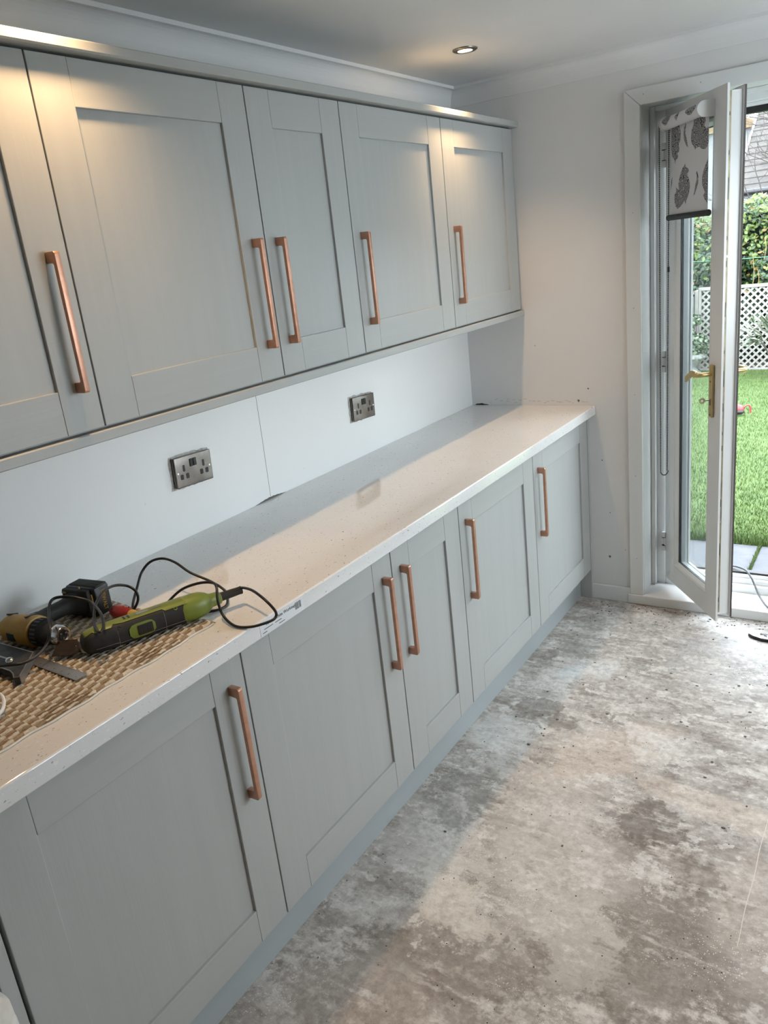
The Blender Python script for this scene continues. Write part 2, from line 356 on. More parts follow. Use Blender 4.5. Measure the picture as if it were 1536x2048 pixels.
box(b, (xa, y0, z0), (xb_, y1, z0+0.05)); box(b, (xa, y0, z1-0.05), (xb_, y1, z1)); box(b, (xa, y0, z0+0.05), (xb_, y0+0.05, z1-0.05)); box(b, (xa, y1-0.05, z0+0.05), (xb_, y1, z1-0.05))
ym = (y0+y1)/2; box(b, (xa, ym-0.03, z0+0.05), (xb_, ym+0.03, z1-0.05)); obj('window_frame', b, 'upvc', wn_)
for ya, yb_ in ((y0+0.05, ym-0.03), (ym+0.03, y1-0.05)):
    b = B(); box(b, (XR+0.098, ya, z0+0.05), (XR+0.102, yb_, z1-0.05)); obj('pane', b, 'glass', wn_)

# coving round the room: one moulding, mitred in the corners
prof = [(0.0, 2.160), (0.005, 2.160), (0.0065, 2.168)] + [(0.0065+0.034*(1-math.cos(a)), 2.168+0.054*math.sin(a)) for a in [math.pi/2*k/8 for k in range(1, 9)]]
prof = [(0.0, 2.160), (0.005, 2.160)] + [(0.006+0.035*(1-math.sqrt(max(0, 1-(k/8)**2))) if False else 0.006+0.035*(1-math.cos(math.pi/2*k/8)), 2.166+0.056*math.sin(math.pi/2*k/8)) for k in range(9)] + [(0.0455, 2.2225), (0.0465, ZC), (0.0, ZC)]
b = B(); rings = []
for d, z in prof: rings.append([b.verts.new(p) for p in ((d, -d, z), (XR-d, -d, z), (XR-d, YB+d, z), (d, YB+d, z))])
for A, C in zip(rings, rings[1:]+rings[:1]):
    for k in range(4): b.faces.new((A[k], A[(k+1) % 4], C[(k+1) % 4], C[k]))
struct('trim_1', b, 'ceiling', 'white plaster coving between walls and ceiling')

# skirting, architrave, reveal lining, sill board
b = B(); box(b, (0.0005, -0.014, 0.0), (0.727, -0.0003, 0.072), 0.003); struct('baseboard_end', b, 'gloss_white', 'short white skirting board between cabinets and door')
for i, (poly, lab) in enumerate((([(0.7275, 0.0455), (0.7865, 0.0455), (0.7865, 2.0312), (0.7275, 2.0898)], 'white wooden architrave upright beside the hinged side of the garden door'),
        ([(0.7868, 2.0315), (1.8507, 2.0315), (1.91, 2.0902), (0.7278, 2.0902)], 'white wooden architrave across the head of the garden door'),
        ([(1.851, 0.0455), (1.91, 0.0455), (1.91, 2.0898), (1.851, 2.0312)], 'white wooden architrave upright on the far side of the garden door'))):
    b = B(); prism(b, poly, axes((0, -0.0003, 0), (1, 0, 0), (0, 0, 1), (0, -1, 0)), 0.0127); bmesh.ops.bevel(b, geom=list(b.edges), offset=0.0025, segments=2, profile=0.5, affect='EDGES'); struct('trim_%d' % (i+2), b, 'gloss_white', lab)
b = B(); box(b, (DX0-0.0115, -0.0005, 0.0455), (DX0, 0.150, DZ1)); box(b, (DX1, -0.0005, 0.0455), (DX1+0.0115, 0.150, DZ1)); box(b, (DX0-0.0115, -0.0005, DZ1), (DX1+0.0115, 0.150, DZ1+0.0115))
struct('trim_5', b, 'gloss_white', 'white reveal lining around the garden door opening')
b = B(); box(b, (0.718, -0.018, 0.0003), (1.92, 0.149, 0.045), 0.004, 3); struct('trim_6', b, 'gloss_white', 'thick white sill board under the garden door')
b = B(); box(b, (DX0+0.0003, 0.118, 0.0453), (0.806, 0.1495, DZ1-0.0003), 0.003); box(b, (0.806, 0.125, DZ1-0.017), (DX1-0.02, 0.1495, DZ1-0.0003), 0.003); box(b, (DX1-0.02, 0.118, 0.0453), (DX1-0.0003, 0.1495, DZ1-0.0003), 0.003)
struct('trim_7', b, 'gloss_white', 'thin white cover bead round the garden door frame')

# fixed door frame
FY0, FY1 = 0.150, 0.222
fr = thing('door_frame', (1.32, 0.18, 0.0), 'white plastic frame fixed in the garden door opening', 'door frame', kind='structure')
b = B(); box(b, (DX0-0.01, FY0, 0.03), (0.842, FY1, DZ1), 0.003); obj('jamb', b, 'upvc', fr)
b = B(); box(b, (1.80, FY0, 0.03), (DX1+0.01, FY1, DZ1), 0.003); obj('jamb', b, 'upvc', fr)
b = B(); box(b, (0.842, FY0, 1.992), (1.80, FY1, DZ1), 0.003); box(b, (0.842, FY0+0.022, 1.980), (1.80, FY1, 1.992), 0.002); obj('head', b, 'upvc', fr)
b = B(); box(b, (0.842, FY1-0.03, 1.958), (1.80, FY1+0.008, 1.980), 0.002); obj('head_seal', b, 'black', fr)
b = B(); box(b, (0.842, FY0, 0.0), (1.80, FY1+0.03, 0.078), 0.003); box(b, (0.842, FY0+0.020, 0.078), (1.80, FY1+0.03, 0.098), 0.002); box(b, (0.842, FY0+0.040, 0.098), (1.80, FY1+0.03, 0.112), 0.002); obj('threshold', b, 'upvc', fr)
b = B(); box(b, (0.842, FY1-0.02, 0.112), (1.80, FY1+0.012, 0.121), 0.002); obj('threshold_seal', b, 'black', fr)
b = B(); box(b, (0.842, FY0+0.025, 0.112), (0.850, FY1, 1.98)); obj('jamb_seal', b, 'upvc_grey', fr)

# glazed leaves: built in a leaf frame (s across, t through, z up)
HX, HY = 0.8435, 0.138; TIP = Vector((1.1327, -0.247))
LD = Vector((TIP.x-HX, TIP.y-HY)); LL = LD.length; LD.normalize()
ZB, ZT = 0.085, 2.0155
def ring(bm, s0, s1, z0, z1, wd, t0, t1, bev=0.0):
    box(bm, (s0, t0, z0), (s0+wd, t1, z1), bev); box(bm, (s1-wd, t0, z0), (s1, t1, z1), bev)
    box(bm, (s0+wd, t0, z0), (s1-wd, t1, z0+wd), bev); box(bm, (s0+wd, t0, z1-wd), (s1-wd, t1, z1), bev)
def mitre_ring(bm, s0, s1, z0, z1, prof):
    """prof: closed list of (inset, t); a mitred frame"""
    rs = [[bm.verts.new(p) for p in ((s0+i, t, z0+i), (s1-i, t, z0+i), (s1-i, t, z1-i), (s0+i, t, z1-i))] for i, t in prof]
    for A, C in zip(rs, rs[1:]+rs[:1]):
        for k in range(4): bm.faces.new((A[k], A[(k+1) % 4], C[(k+1) % 4], C[k]))
SW = 0.085      # visible face of the leaf frame
def leaf(name, mat4, L, label, hinges=True):
    o = bpy.data.objects.new(name, None); o.matrix_world = mat4; COL.objects.link(o); o.empty_display_size = 0.05; ROOT[o.name] = Matrix()   # children are given in the leaf's own coordinates
    tag(o, label, 'door', kind='structure')
    b = B(); mitre_ring(b, 0, L, ZB, ZT, [(0, 0.0), (0, 0.008), (0.020, 0.010), (0.020, 0.062), (SW+0.004, 0.062), (SW+0.004, 0.028), (SW, 0.020), (SW, 0.0)])
    obj('leaf_frame', b, 'upvc', o, local=True)
    b = B(); mitre_ring(b, SW, L-SW, ZB+SW, ZT-SW, [(0, 0.0005), (0.004, -0.002), (0.013, 0.002), (0.025, 0.012), (0.025, 0.022), (0, 0.022)]); obj('glazing_bead', b, 'upvc', o, local=True)
    b = B(); mitre_ring(b, SW+0.0235, L-SW-0.0235, ZB+SW+0.0235, ZT-SW-0.0235, [(0, 0.0125), (0.0035, 0.0135), (0.0035, 0.022), (0, 0.022)]); obj('gasket', b, 'black', o, local=True)
    b = B(); mitre_ring(b, SW+0.013, L-SW-0.013, ZB+SW+0.013, ZT-SW-0.013, [(0, 0.0265), (0.0105, 0.0265), (0.0105, 0.0445), (0, 0.0445)]); obj('spacer', b, 'upvc_grey', o, local=True)
    for t in (0.0225, 0.046):
        b = B(); box(b, (SW+0.008, t, ZB+SW+0.008), (L-SW-0.008, t+0.003, ZT-SW-0.008)); obj('glass_pane', b, 'glass', o, local=True)
    b = B(); mitre_ring(b, 0.010, L-0.010, ZB+0.010, ZT-0.010, [(0, 0.0625), (0, 0.070), (SW+0.002, 0.070), (SW+0.002, 0.0625)]); obj('outer_face', b, 'upvc', o, local=True)
    b = B(); mitre_ring(b, 0.0085, L-0.0085, ZB+0.0085, ZT-0.0085, [(0, 0.0632), (0, 0.0693), (0.0014, 0.0693), (0.0014, 0.0632)]); obj('edge_seal', b, 'dark_gap', o, local=True)
    return o
n_ = Vector((-LD.y, LD.x))
d1m = axes((HX, HY, 0), (LD.x, LD.y, 0), (n_.x, n_.y, 0), (0, 0, 1))
d1 = leaf('door_1', d1m, LL, 'open white glazed garden door with a gold handle, key and roller blind')
d2 = leaf('door_2', axes((1.325, 0.150, 0), (1, 0, 0), (0, 1, 0), (0, 0, 1)), 0.475, 'closed white glazed garden door leaf beside the open one')
# lock strip in the edge of the open leaf, with its holes, keeps and screws
b = B(); box(b, (LL-0.020, 0.0105, ZB+0.03), (LL-0.0172, 0.0235, ZT-0.02)); ls = obj('lock_strip', b, 'lockstrip', d1, local=True)
for z, h in ((0.16, .02), (0.36, .05), (0.56, .03), (0.78, .02), (0.84, .012), (0.93, .03), (1.02, .06), (1.14, .012), (1.27, .05), (1.44, .02), (1.53, .012), (1.66, .07), (1.80, .015), (1.92, .012)):
    b = B(); box(b, (LL-0.0173, 0.0125, z), (LL-0.0168, 0.0195, z+h), 0.0); obj('lock_slot', b, 'black', ls, local=True)
for z in (1.475, 0.5):
    b = B(); lathe(b, [(0.005, 0), (0.005, 0.006), (0.002, 0.0065)], (LL-0.0172, 0.017, z), (1, 0, 0), 12); obj('roller_cam', b, 'steel', ls, local=True)
# hinges
for z in (0.257, 1.061, 1.858):
    h = B(); box(h, (-0.012, -0.005, z-0.019), (0.010, 0.0005, z+0.019), 0.0015); hg = obj('hinge', h, 'upvc', d1, local=True)
    for dz in (0.032, -0.032):
        h = B(); lathe(h, [(0.0085, -0.012), (0.0095, -0.010), (0.0095, 0.010), (0.0085, 0.012)], (0.0, -0.006, z+dz), (0, 0, 1), 16); obj('hinge_cap', h, 'gloss_white', hg, smooth=True, local=True)
        h = B(); lathe(h, [(0.0088, -0.0015), (0.0088, 0.0015)], (0.0, -0.006, z+dz+(0.0132 if dz < 0 else -0.0132)), (0, 0, 1), 16); obj('hinge_washer', h, 'dark_gap', hg, smooth=True, local=True)
# handle set
HS, HZ = LL-0.0600, 1.001
b = B(); box(b, (HS-0.014, -0.010, HZ-0.098), (HS+0.014, -0.0003, HZ+0.098), 0.004, 3); hp = obj('handle_plate', b, 'brass', d1, local=True)
def lever(t_sign, t0):
    b = B(); pz = HZ+0.064
    P = [(HS, t0), (HS, t0+t_sign*0.030), (HS-0.006, t0+t_sign*0.043), (HS-0.018, t0+t_sign*0.048)]
    tube(b, spline([(s, t, pz) for s, t in P], 5), 0.0085, 10)
    secs = []
    for k in range(10):
        q = k/9; s = HS-0.014-0.098*q; z = pz + 0.002*math.sin(q*3.0) - 0.050*max(0, q-0.35)**1.15; t = t0+t_sign*(0.048-0.006*q); wz = 0.0115-0.002*q; wt = 0.0055
        secs.append([(s, t-wt, z-wz), (s, t-wt*0.4, z-wz*1.1), (s, t+wt*0.4, z-wz*1.1), (s, t+wt, z-wz), (s, t+wt, z+wz), (s, t+wt*0.4, z+wz*1.1), (s, t-wt*0.4, z+wz*1.1), (s, t-wt, z+wz)])
    loft(b, secs); return b
obj('lever', lever(-1, -0.009), 'brass', hp, smooth=True, local=True, angle=50)
b = B()
for dz in (0.036, -0.088): lathe(b, [(0.003, 0), (0.003, 0.0008)], (HS, -0.0100, HZ+dz), (0, -1, 0), 10)
box(b, (HS-0.003, -0.0107, HZ-0.052), (HS+0.003, -0.010, HZ-0.030)); obj('keyhole', b, 'black', hp, local=True)
b = B(); box(b, (HS-0.0045, -0.030, HZ-0.034), (HS+0.0045, -0.0102, HZ-0.030))
lathe(b, [(0.0035, 0), (0.0105, 0), (0.0115, 0.001), (0.0115, 0.0025), (0.0105, 0.0035), (0.0035, 0.0035), (0.0035, 0)], (HS-0.0017, -0.040, HZ-0.032), (1, 0, 0), 18, cap=False); obj('key', b, 'lockstrip', hp, smooth=True, local=True)
b = B(); box(b, (HS-0.014, 0.0703, HZ-0.098), (HS+0.014, 0.080, HZ+0.098), 0.004, 3); hp2 = obj('outer_handle_plate', b, 'brass', d1, local=True)
obj('lever', lever(1, 0.079), 'brass', hp2, smooth=True, local=True, angle=50)
# ---------------------------------------------------------------- kitchen units
XB, XW = 0.5529, 0.5853           # base door front, worktop front
XD = 0.278                        # wall door front
ZDB, ZDT = 0.1436, 0.8535         # base doors
ZWB, ZWT = 1.3266, 2.0345         # wall doors
def handle(parent, x, y, z0, z1):
    b = B(); hw = 0.0062; pr = 0.030
    poly = [(0, z0), (pr-0.003, z0), (pr, z0+0.004), (pr, z1-0.004), (pr-0.003, z1), (0, z1), (0, z1-0.021), (pr-0.0105, z1-0.021), (pr-0.008, z1-0.0245), (pr-0.008, z0+0.0245), (pr-0.0105, z0+0.021), (0, z0+0.021)]
    prism(b, [(p, q) for p, q in poly], axes((x+0.0003, y+hw, 0), (1, 0, 0), (0, 0, 1), (0, -1, 0)), 2*hw)
    bmesh.ops.bevel(b, geom=list(b.edges), offset=0.0009, segments=2, profile=0.5, affect='EDGES')
    obj('handle', b, 'copper', parent, smooth=True, angle=35)
def cabinet(name, y0, y1, x_front, z0, z1, depth, side, hz, label, group, tilt=0.0, zcar=None):
    c = thing(name, (depth/2, (y0+y1)/2, z0 if zcar is None else zcar[0]), label, 'cabinet', group)
    g = 0.0018; zc0, zc1 = zcar or (z0, z1)
    b = B(); xc_ = x_front-0.0215
    box(b, (0.0005, y0+0.0006, zc0), (xc_, y0+0.0186, zc1)); box(b, (0.0005, y1-0.0186, zc0), (xc_, y1-0.0006, zc1))
    box(b, (0.0005, y0+0.0186, zc0), (xc_, y1-0.0186, zc0+0.018)); box(b, (0.0005, y0+0.0186, zc1-0.018), (xc_, y1-0.0186, zc1)); box(b, (0.0005, y0+0.0186, zc0+0.018), (0.012, y1-0.0186, zc1-0.018))
    obj('carcass', b, 'plinth', c)
    ya, yb_ = y0+g, y1-g; st = 0.0905; rl = 0.0895
    b = B(); box(b, (x_front-0.0200, ya+st-0.002, z0+rl-0.002), (x_front-0.0075, yb_-st+0.002, z1-rl+0.002)); d = obj('door', b, 'paint', c)
    for a0, a1 in ((ya, ya+st), (yb_-st, yb_)):
        b = B(); box(b, (x_front-0.0202, a0, z0), (x_front, a1, z1), 0.0014); obj('stile', b, 'paint', d)
    for c0, c1 in ((z0, z0+rl), (z1-rl, z1)):
        b = B(); box(b, (x_front-0.0202, ya+st+0.0004, c0), (x_front-0.0002, yb_-st-0.0004, c1), 0.0013); obj('rail', b, 'paint_h', d)
    yh = y0+0.046 if side == 'L' else y1-0.046
    handle(d, x_front, yh, hz[0], hz[1])
    return c
BY = [-2.8250, -2.2248, -1.6266, -1.2285, -0.6270, -0.0205]
bl = ['wide grey base cabinet under the tools, closest to the white sack', 'wide grey base cabinet under the worktop label and the cable loop', 'narrow grey base cabinet, the slimmest unit under the worktop',
      'wide grey base cabinet standing between the narrow one and the unit by the door wall', 'wide grey base cabinet butting against the door wall']
for i in range(5):
    cabinet('base_cabinet', BY[i], BY[i+1], XB, ZDB, ZDT, 0.55, 'R' if i < 2 else 'L', (0.5125, 0.7875), bl[i], 'grey base cabinets in a row')
WY = [-2.8265, -2.2265, -1.6284, -1.2296, -0.6265, -0.0242]
wl = ['wide grey wall cabinet hung above the yellow drill', 'wide grey wall cabinet hung above the power socket nearer the tools', 'narrow grey wall cabinet, the slimmest of the upper row',
      'wide grey wall cabinet hung above the power socket nearer the door', 'wide grey wall cabinet hung beside the door wall']
for i in range(5):
    cabinet('wall_cabinet', WY[i], WY[i+1], XD, ZWB, ZWT, 0.27, 'R' if i < 2 else 'L', (1.4065, 1.6800), wl[i], 'grey wall cabinets in a row')
YL = -3.45        # the run goes on out of the picture
b = B(); box(b, (0.4825, YL, 0.0003), (0.5005, -0.021, 0.1425), 0.001); tag(obj('plinth', b, 'plinth'), 'long blue grey kickboard under the base cabinets', 'plinth')
b = B(); box(b, (0.0005, -0.0195, 0.0003), (0.5545, -0.0005, 0.8610), 0.001); tag(obj('end_panel', b, 'paint'), 'tall grey filler panel between base cabinets and door wall', 'panel')
b = B(); box(b, (0.0005, -0.0230, ZWB), (0.268, -0.0005, 2.039), 0.001); tag(obj('wall_end_panel', b, 'paint'), 'grey filler panel between wall cabinets and door wall', 'panel')
# panel next to the nearest base cabinet (a thin dark gap away)
b = B(); box(b, (0.0005, -2.856, 0.0003), (0.5529, -2.8305, 0.8610), 0.0015); tag(obj('side_panel', b, 'paint'), 'grey upright panel closing the cabinet run beside the white sack', 'panel')
# cornice and light pelmet
b = B(); prism(b, [(0.22, 2.0405), (0.289, 2.0405), (0.296, 2.0415), (0.2991, 2.045), (0.2991, 2.0605), (0.297, 2.0625), (0.22, 2.0625)], axes((0, -0.0008, 0), (1, 0, 0), (0, 0, 1), (0, -1, 0)), 2.85)
tag(obj('cornice', b, 'paint_h', smooth=True, angle=30), 'grey cornice strip along the tops of the wall cabinets', 'cornice')
for y0, y1, lab in ((-0.560, -0.0008, 'short length of grey light pelmet meeting the door wall'), (-2.85, -0.5608, 'long length of grey light pelmet under the wall cabinets')):
    b = B(); prism(b, [(0.225, 1.2962), (0.281, 1.2962), (0.2838, 1.2985), (0.2838, 1.3175), (0.281, 1.3200), (0.225, 1.3200)], axes((0, y1, 0), (1, 0, 0), (0, 0, 1), (0, -1, 0)), y1-y0)
    tag(obj('light_pelmet', b, 'paint_h', smooth=True, angle=30), lab, 'pelmet', 'light pelmets')
b = B(); box(b, (0.06, -2.82, 1.3203), (0.255, -0.03, 1.3262)); tag(obj('pelmet_packer', b, 'paint'), 'thin grey board fixed to the undersides of the wall cabinets', 'board')

# worktop with rounded front edge
wt = thing('worktop', (0.29, -1.7, 0.8614), 'long glossy pale speckled worktop over the base cabinets', 'worktop')
z0, z1 = 0.8614, 0.9016; r = 0.0045
pf = [(0.0012, z0), (XW-r, z0)] + [(XW-r+r*math.sin(a), z0+r-r*math.cos(a)) for a in [math.pi/2*k/5 for k in range(1, 6)]] + [(XW-r+r*math.cos(a), z1-r+r*math.sin(a)) for a in [math.pi/2*k/5 for k in range(0, 6)]] + [(0.0012, z1)]
b = B(); prism(b, pf, axes((0, -0.0012, 0), (1, 0, 0), (0, 0, 1), (0, -1, 0)), -YL-0.0012); obj('slab', b, 'worktop', wt, smooth=True, angle=25)
MT['label_white'] = M('label_paper', (0.72, 0.74, 0.77), 0.35); MT['ink'] = M('black_ink', (0.02, 0.02, 0.025), 0.5)
b = B(); box(b, (XW+0.0002, -2.188, 0.8655), (XW+0.0005, -2.040, 0.8968)); st_ = obj('paper_label', b, 'label_white', wt); st_['label'] = 'white printed paper label stuck on the worktop edge'
X = axes((XW+0.0007, 0, 0), (0, 1, 0), (0, 0, 1), (1, 0, 0))
obj('label_print', text_bm('38mm White Worktop', 0.0105, axes((XW+0.0007, -2.119, 0.8880), (0, 1, 0), (0, 0, 1), (1, 0, 0))), 'ink', st_)
b = B(); y = -2.0690
for k, wd in enumerate((1.2, .5, .8, .4, 1.4, .9, 1.6, .6, 1.5, .5, 1.2, .9, .5, 1.4)):
    if k % 3 != 2: box(b, (XW+0.0006, y, 0.8760), (XW+0.0008, y+0.0010*wd, 0.8925))
    y += 0.0011*wd+0.0004
obj('barcode', b, 'ink', st_)
b = B()
for ya, yb_, z in ((-2.176, -2.147, 0.8775), (-2.140, -2.118, 0.8775), (-2.182, -2.168, 0.8705), (-2.128, -2.108, 0.8700)): box(b, (XW+0.0006, ya, z), (XW+0.0008, yb_, z+0.0014))
obj('small_print', b, 'ink', st_)

# ---------------------------------------------------------------- sockets
MT['plate'] = noisy('tarnished_nickel_plate', (0.27, 0.25, 0.23), (0.20, 0.18, 0.165), 22, 0.36, metal=0.85)
MT['blackplastic'] = M('black_plastic', (0.018, 0.018, 0.02), 0.35)
MT['plaster_chip'] = noisy('chipped_plaster', (0.34, 0.30, 0.26), (0.62, 0.60, 0.56), 70, 0.9)
def socket(y, z, tilt, label):
    s = thing('power_socket', (0.0, y, z), label, 'power socket', 'double power sockets on the splashback')
    rot = Matrix.Rotation(tilt, 4, 'X')
    def part(name, bm, mat, par, **kw): bm.transform(rot); return obj(name, bm, mat, par, local=True, **kw)
    W, H = 0.0695, 0.0435
    b = B(); box(b, (0.0, -W+0.002, -H+0.002), (0.006, W-0.002, H-0.002), 0.001); part('back_frame', b, 'dark_gap', s)
    b = B(); box(b, (0.006, -W, -H), (0.0085, W, H), 0.0008); part('backing_plate', b, 'steel', s)
    b = B(); box(b, (0.0085, -W+0.004, -H+0.004), (0.0115, W-0.004, H-0.004), 0.0005); part('shadow_gap', b, 'blackplastic', s)
    b = B(); box(b, (0.0115, -W, -H), (0.0155, W, H), 0.0028, 3); fp = part('face_plate', b, 'plate', s, smooth=True)
    for yy in (-0.0085, 0.0050):
        b = B(); box(b, (0.0150, yy-0.0055, 0.010), (0.0185, yy+0.0055, 0.032), 0.001); part('rocker_switch', b, 'blackplastic', s)
    for yc in (-0.0375, 0.0375):
        for yy, zz, wy, wz in ((0.0, 0.010, 0.0042, 0.0095), (-0.0105, -0.0135, 0.0060, 0.0075), (0.0105, -0.0135, 0.0060, 0.0075)):
            b = B(); box(b, (0.0153, yc+yy-wy, zz-wz), (0.0158, yc+yy+wy, zz+wz), 0.0); bmesh.ops.bevel(b, geom=[e for e in b.edges if abs(e.verts[0].co.x-e.verts[1].co.x) > 1e-4], offset=0.003, segments=3, profile=0.5, affect='EDGES'); part('pin_hole', b, 'black', s)
    for yy in (-0.0605, 0.0605):
        b = B(); lathe(b, [(0.0031, 0), (0.0031, 0.0006), (0.0024, 0.0010)], (0.0154, yy, -0.002), (1, 0, 0), 14); part('screw', b, 'chrome', s, smooth=True)
    # broken plaster round the box
    b = B(); pts = []
    rnd = random.Random(int(abs(y)*100)); n = 34
    for k in range(n):
        a = 2*math.pi*k/n; cx, cz = math.cos(a), math.sin(a); q = 1/max(abs(cx)/(W+0.002), abs(cz)/(H+0.002)); e = rnd.uniform(0.0, 0.005) + (0.003 if cx < -0.6 else 0)
        pts.append((cx*(q+e), cz*(q+e)))
    prism(b, pts, axes((0.0002, 0, 0), (0, 1, 0), (0, 0, 1), (1, 0, 0)), 0.0012); part('plaster_chip', b, 'plaster_chip', s)
    return s
socket(-1.7715, 1.0910, math.radians(-2.6), 'tarnished metal double power socket on the splashback above the tools')
socket(-0.9015, 1.0840, math.radians(-2.4), 'tarnished metal double power socket on the splashback farther from the tools')
# hairline joint and small damage on the walls
b = B(); tube(b, [(0.0, -1.4552, 1.298), (0.0002, -1.457, 1.10), (0.0, -1.4606, 0.903)], 0.0007, 4); j = obj('panel_joint', b, 'plate'); j.parent = bpy.data.objects['wall_left']
MT['soot'] = M('dark_smudge', (0.13, 0.125, 0.12), 0.9)
b = B(); n = 22; up = [(-1.535+0.15*k/n, 0.9022+0.0065*(math.sin(math.pi*k/n)**1.3)*(1+0.12*math.sin(k*2.1))) for k in range(n+1)]
prism(b, [(-1.535, 0.9018)] + up + [(-1.385, 0.9018)], axes((0.0001, 0, 0), (0, 1, 0), (0, 0, 1), (1, 0, 0)), 0.0004); j = obj('smudge', b, 'soot'); j.parent = bpy.data.objects['wall_left']
b = B(); prism(b, [(0.012, 0.9018), (0.022, 0.9075), (0.036, 0.9085), (0.050, 0.9105), (0.060, 0.9070), (0.078, 0.9050), (0.085, 0.9018)], axes((0, -0.0001, 0), (1, 0, 0), (0, 0, 1), (0, -1, 0)), 0.0005); j = obj('broken_plaster', b, 'black'); j.parent = bpy.data.objects['wall_end']
MT['pinkplaster'] = M('pink_plaster', (0.60, 0.47, 0.40), 0.9)
rnd = random.Random(3); b = B()
for k in range(26):
    x = 0.10+0.46*k/25+rnd.uniform(-.01, .01); z = 0.912+0.016*abs(math.sin(k*0.9))*(1 if k < 12 else 0.5)+rnd.uniform(0, .003); q = rnd.uniform(0.004, 0.013)
    prism(b, [(x-q, z-0.0010), (x, z-0.0017), (x+q, z), (x+q*0.4, z+0.0012), (x-q*0.5, z+0.0015)], axes((0, -0.0001, 0), (1, 0, 0), (0, 0, 1), (0, -1, 0)), 0.0003)
j = obj('scraped_paint', b, 'pinkplaster'); j.parent = bpy.data.objects['wall_end']; j['kind'] = 'stuff'
for x, z, q in ((0.513, 0.9225, 0.006), (0.557, 0.975, 0.004), (0.325, 1.165, 0.0022), (0.61, 0.66, 0.003), (0.635, 0.21, 0.006), (0.64, 0.42, 0.0025), (0.705, 0.25, 0.002)):
    b = B(); prism(b, [(x-q, z+q*0.6), (x-q*0.2, z+q), (x+q, z+q*0.5), (x+q*0.3, z-q), (x-q*0.5, z-q*0.7)], axes((0, -0.0001, 0), (1, 0, 0), (0, 0, 1), (0, -1, 0)), 0.0004)
    j = obj('plug_hole', b, 'soot'); j.parent = bpy.data.objects['wall_end']
for x, z in ((0.757, 1.66), (0.757, 1.30), (0.757, 0.95), (0.757, 0.60), (0.760, 0.22), (0.80, 2.066), (1.0, 2.066)):
    b = B(); lathe(b, [(0.0022, 0), (0.0018, 0.0008)], (x, -0.0130, z), (0, -1, 0), 8); j = obj('nail_head', b, 'steel'); j.parent = bpy.data.objects['trim_3' if z > 2 else 'trim_2']

# ---------------------------------------------------------------- downlights
MT['bezel'] = M('dark_chrome_bezel', (0.30, 0.27, 0.24), 0.28, 1.0); MT['lens'] = M('lit_lens', (1, 0.9, 0.7), 0.4, emis=(1.0, 0.80, 0.50, 9.0))
def downlight(x, y, label, watts):
    t = thing('downlight', (x, y, ZC), label, 'downlight', 'recessed ceiling downlights')
    b = B(); lathe(b, [(0.0245, -0.001), (0.0255, -0.006), (0.036, -0.006), (0.0415, -0.0035), (0.042, -0.0003)], (x, y, ZC), (0, 0, 1), 32, cap=False); obj('bezel', b, 'bezel', t, smooth=True)
    b = B(); lathe(b, [(0.001, -0.0042), (0.0245, -0.0042), (0.0245, -0.0004), (0.001, -0.0004)], (x, y, ZC), (0, 0, 1), 32); obj('lens', b, 'lens', t)
    ld = bpy.data.lights.new('downlight_beam', 'SPOT'); ld.energy = watts; ld.color = (1.0, 0.63, 0.32); ld.spot_size = math.radians(112); ld.spot_blend = 1.0; ld.shadow_soft_size = 0.025
    o = bpy.data.objects.new('downlight_beam', ld); COL.objects.link(o); o.parent = t; o.location = (0, 0, -0.012)
downlight(0.362, -0.566, 'round lit downlight in the ceiling above the wall cabinet by the door', 16)
downlight(0.362, -2.22, 'round lit downlight in the ceiling above the yellow drill', 18)
downlight(1.75, -0.60, 'added unseen fill downlight in the ceiling over the garden door end of the floor', 9)  # this unseen second row is added as fill for the room
downlight(1.75, -2.20, 'added unseen fill downlight in the ceiling over the middle of the floor', 9)
downlight(1.75, -3.90, 'added unseen fill downlight in the ceiling at the taupe wall end of the room', 9)

# ---------------------------------------------------------------- roller blind on the open leaf
MT['fabric'] = M('blind_fabric', (0.70, 0.70, 0.72), 0.85)
def paisley_mat():
    m = M('paisley_print', (0.2, 0.2, 0.2), 0.85); t = NT(m); v = t.coord()
    vo = t.n('ShaderNodeTexVoronoi'); vo.inputs['Scale'].default_value = 62; t.l(v, vo.inputs['Vector'])
    wv = t.math('MULTIPLY_ADD', t.math('SINE', t.math('MULTIPLY', vo.outputs['Distance'], 26.0)), 0.5)
    wv.node.inputs[2].default_value = 0.5
    c = t.ramp(wv, [(0.40, (0.07, 0.07, 0.075)), (0.80, (0.50, 0.50, 0.51))]); t.color(c); return m
MT['paisley'] = paisley_mat()
bd = bpy.data.objects.new('roller_blind', None); bd.matrix_world = d1m; COL.objects.link(bd); bd.empty_display_size = 0.05; ROOT['roller_blind'] = Matrix()
tag(bd, 'white roller blind with grey paisley print on the open garden door', 'blind')
RZ, RT, RR = 1.957, -0.038, 0.021; S0, S1 = 0.092, 0.394
b = B(); lathe(b, [(RR, 0), (RR, S1-S0)], (S0, RT, RZ), (1, 0, 0), 28); obj('roller', b, 'fabric', bd, smooth=True, local=True)
b = B(); lathe(b, [(RR+0.003, 0), (RR+0.004, 0.002), (RR+0.004, 0.014), (RR, 0.014)], (S0-0.014, RT, RZ), (1, 0, 0), 28); obj('chain_pulley', b, 'gloss_white', bd, smooth=True, local=True)
for s_ in (S0-0.019, S1+0.002):
    b = B(); n = 14
    poly = [(-0.0003, RZ-0.026), (-0.0003, RZ+0.026)] + [(RT+0.002-0.027*math.sin(math.pi*k/n), RZ+0.026*math.cos(math.pi*k/n)) for k in range(n+1)]
    prism(b, poly, axes((s_, 0, 0), (0, 1, 0), (0, 0, 1), (1, 0, 0)), 0.004); obj('bracket', b, 'gloss_white', bd, local=True)
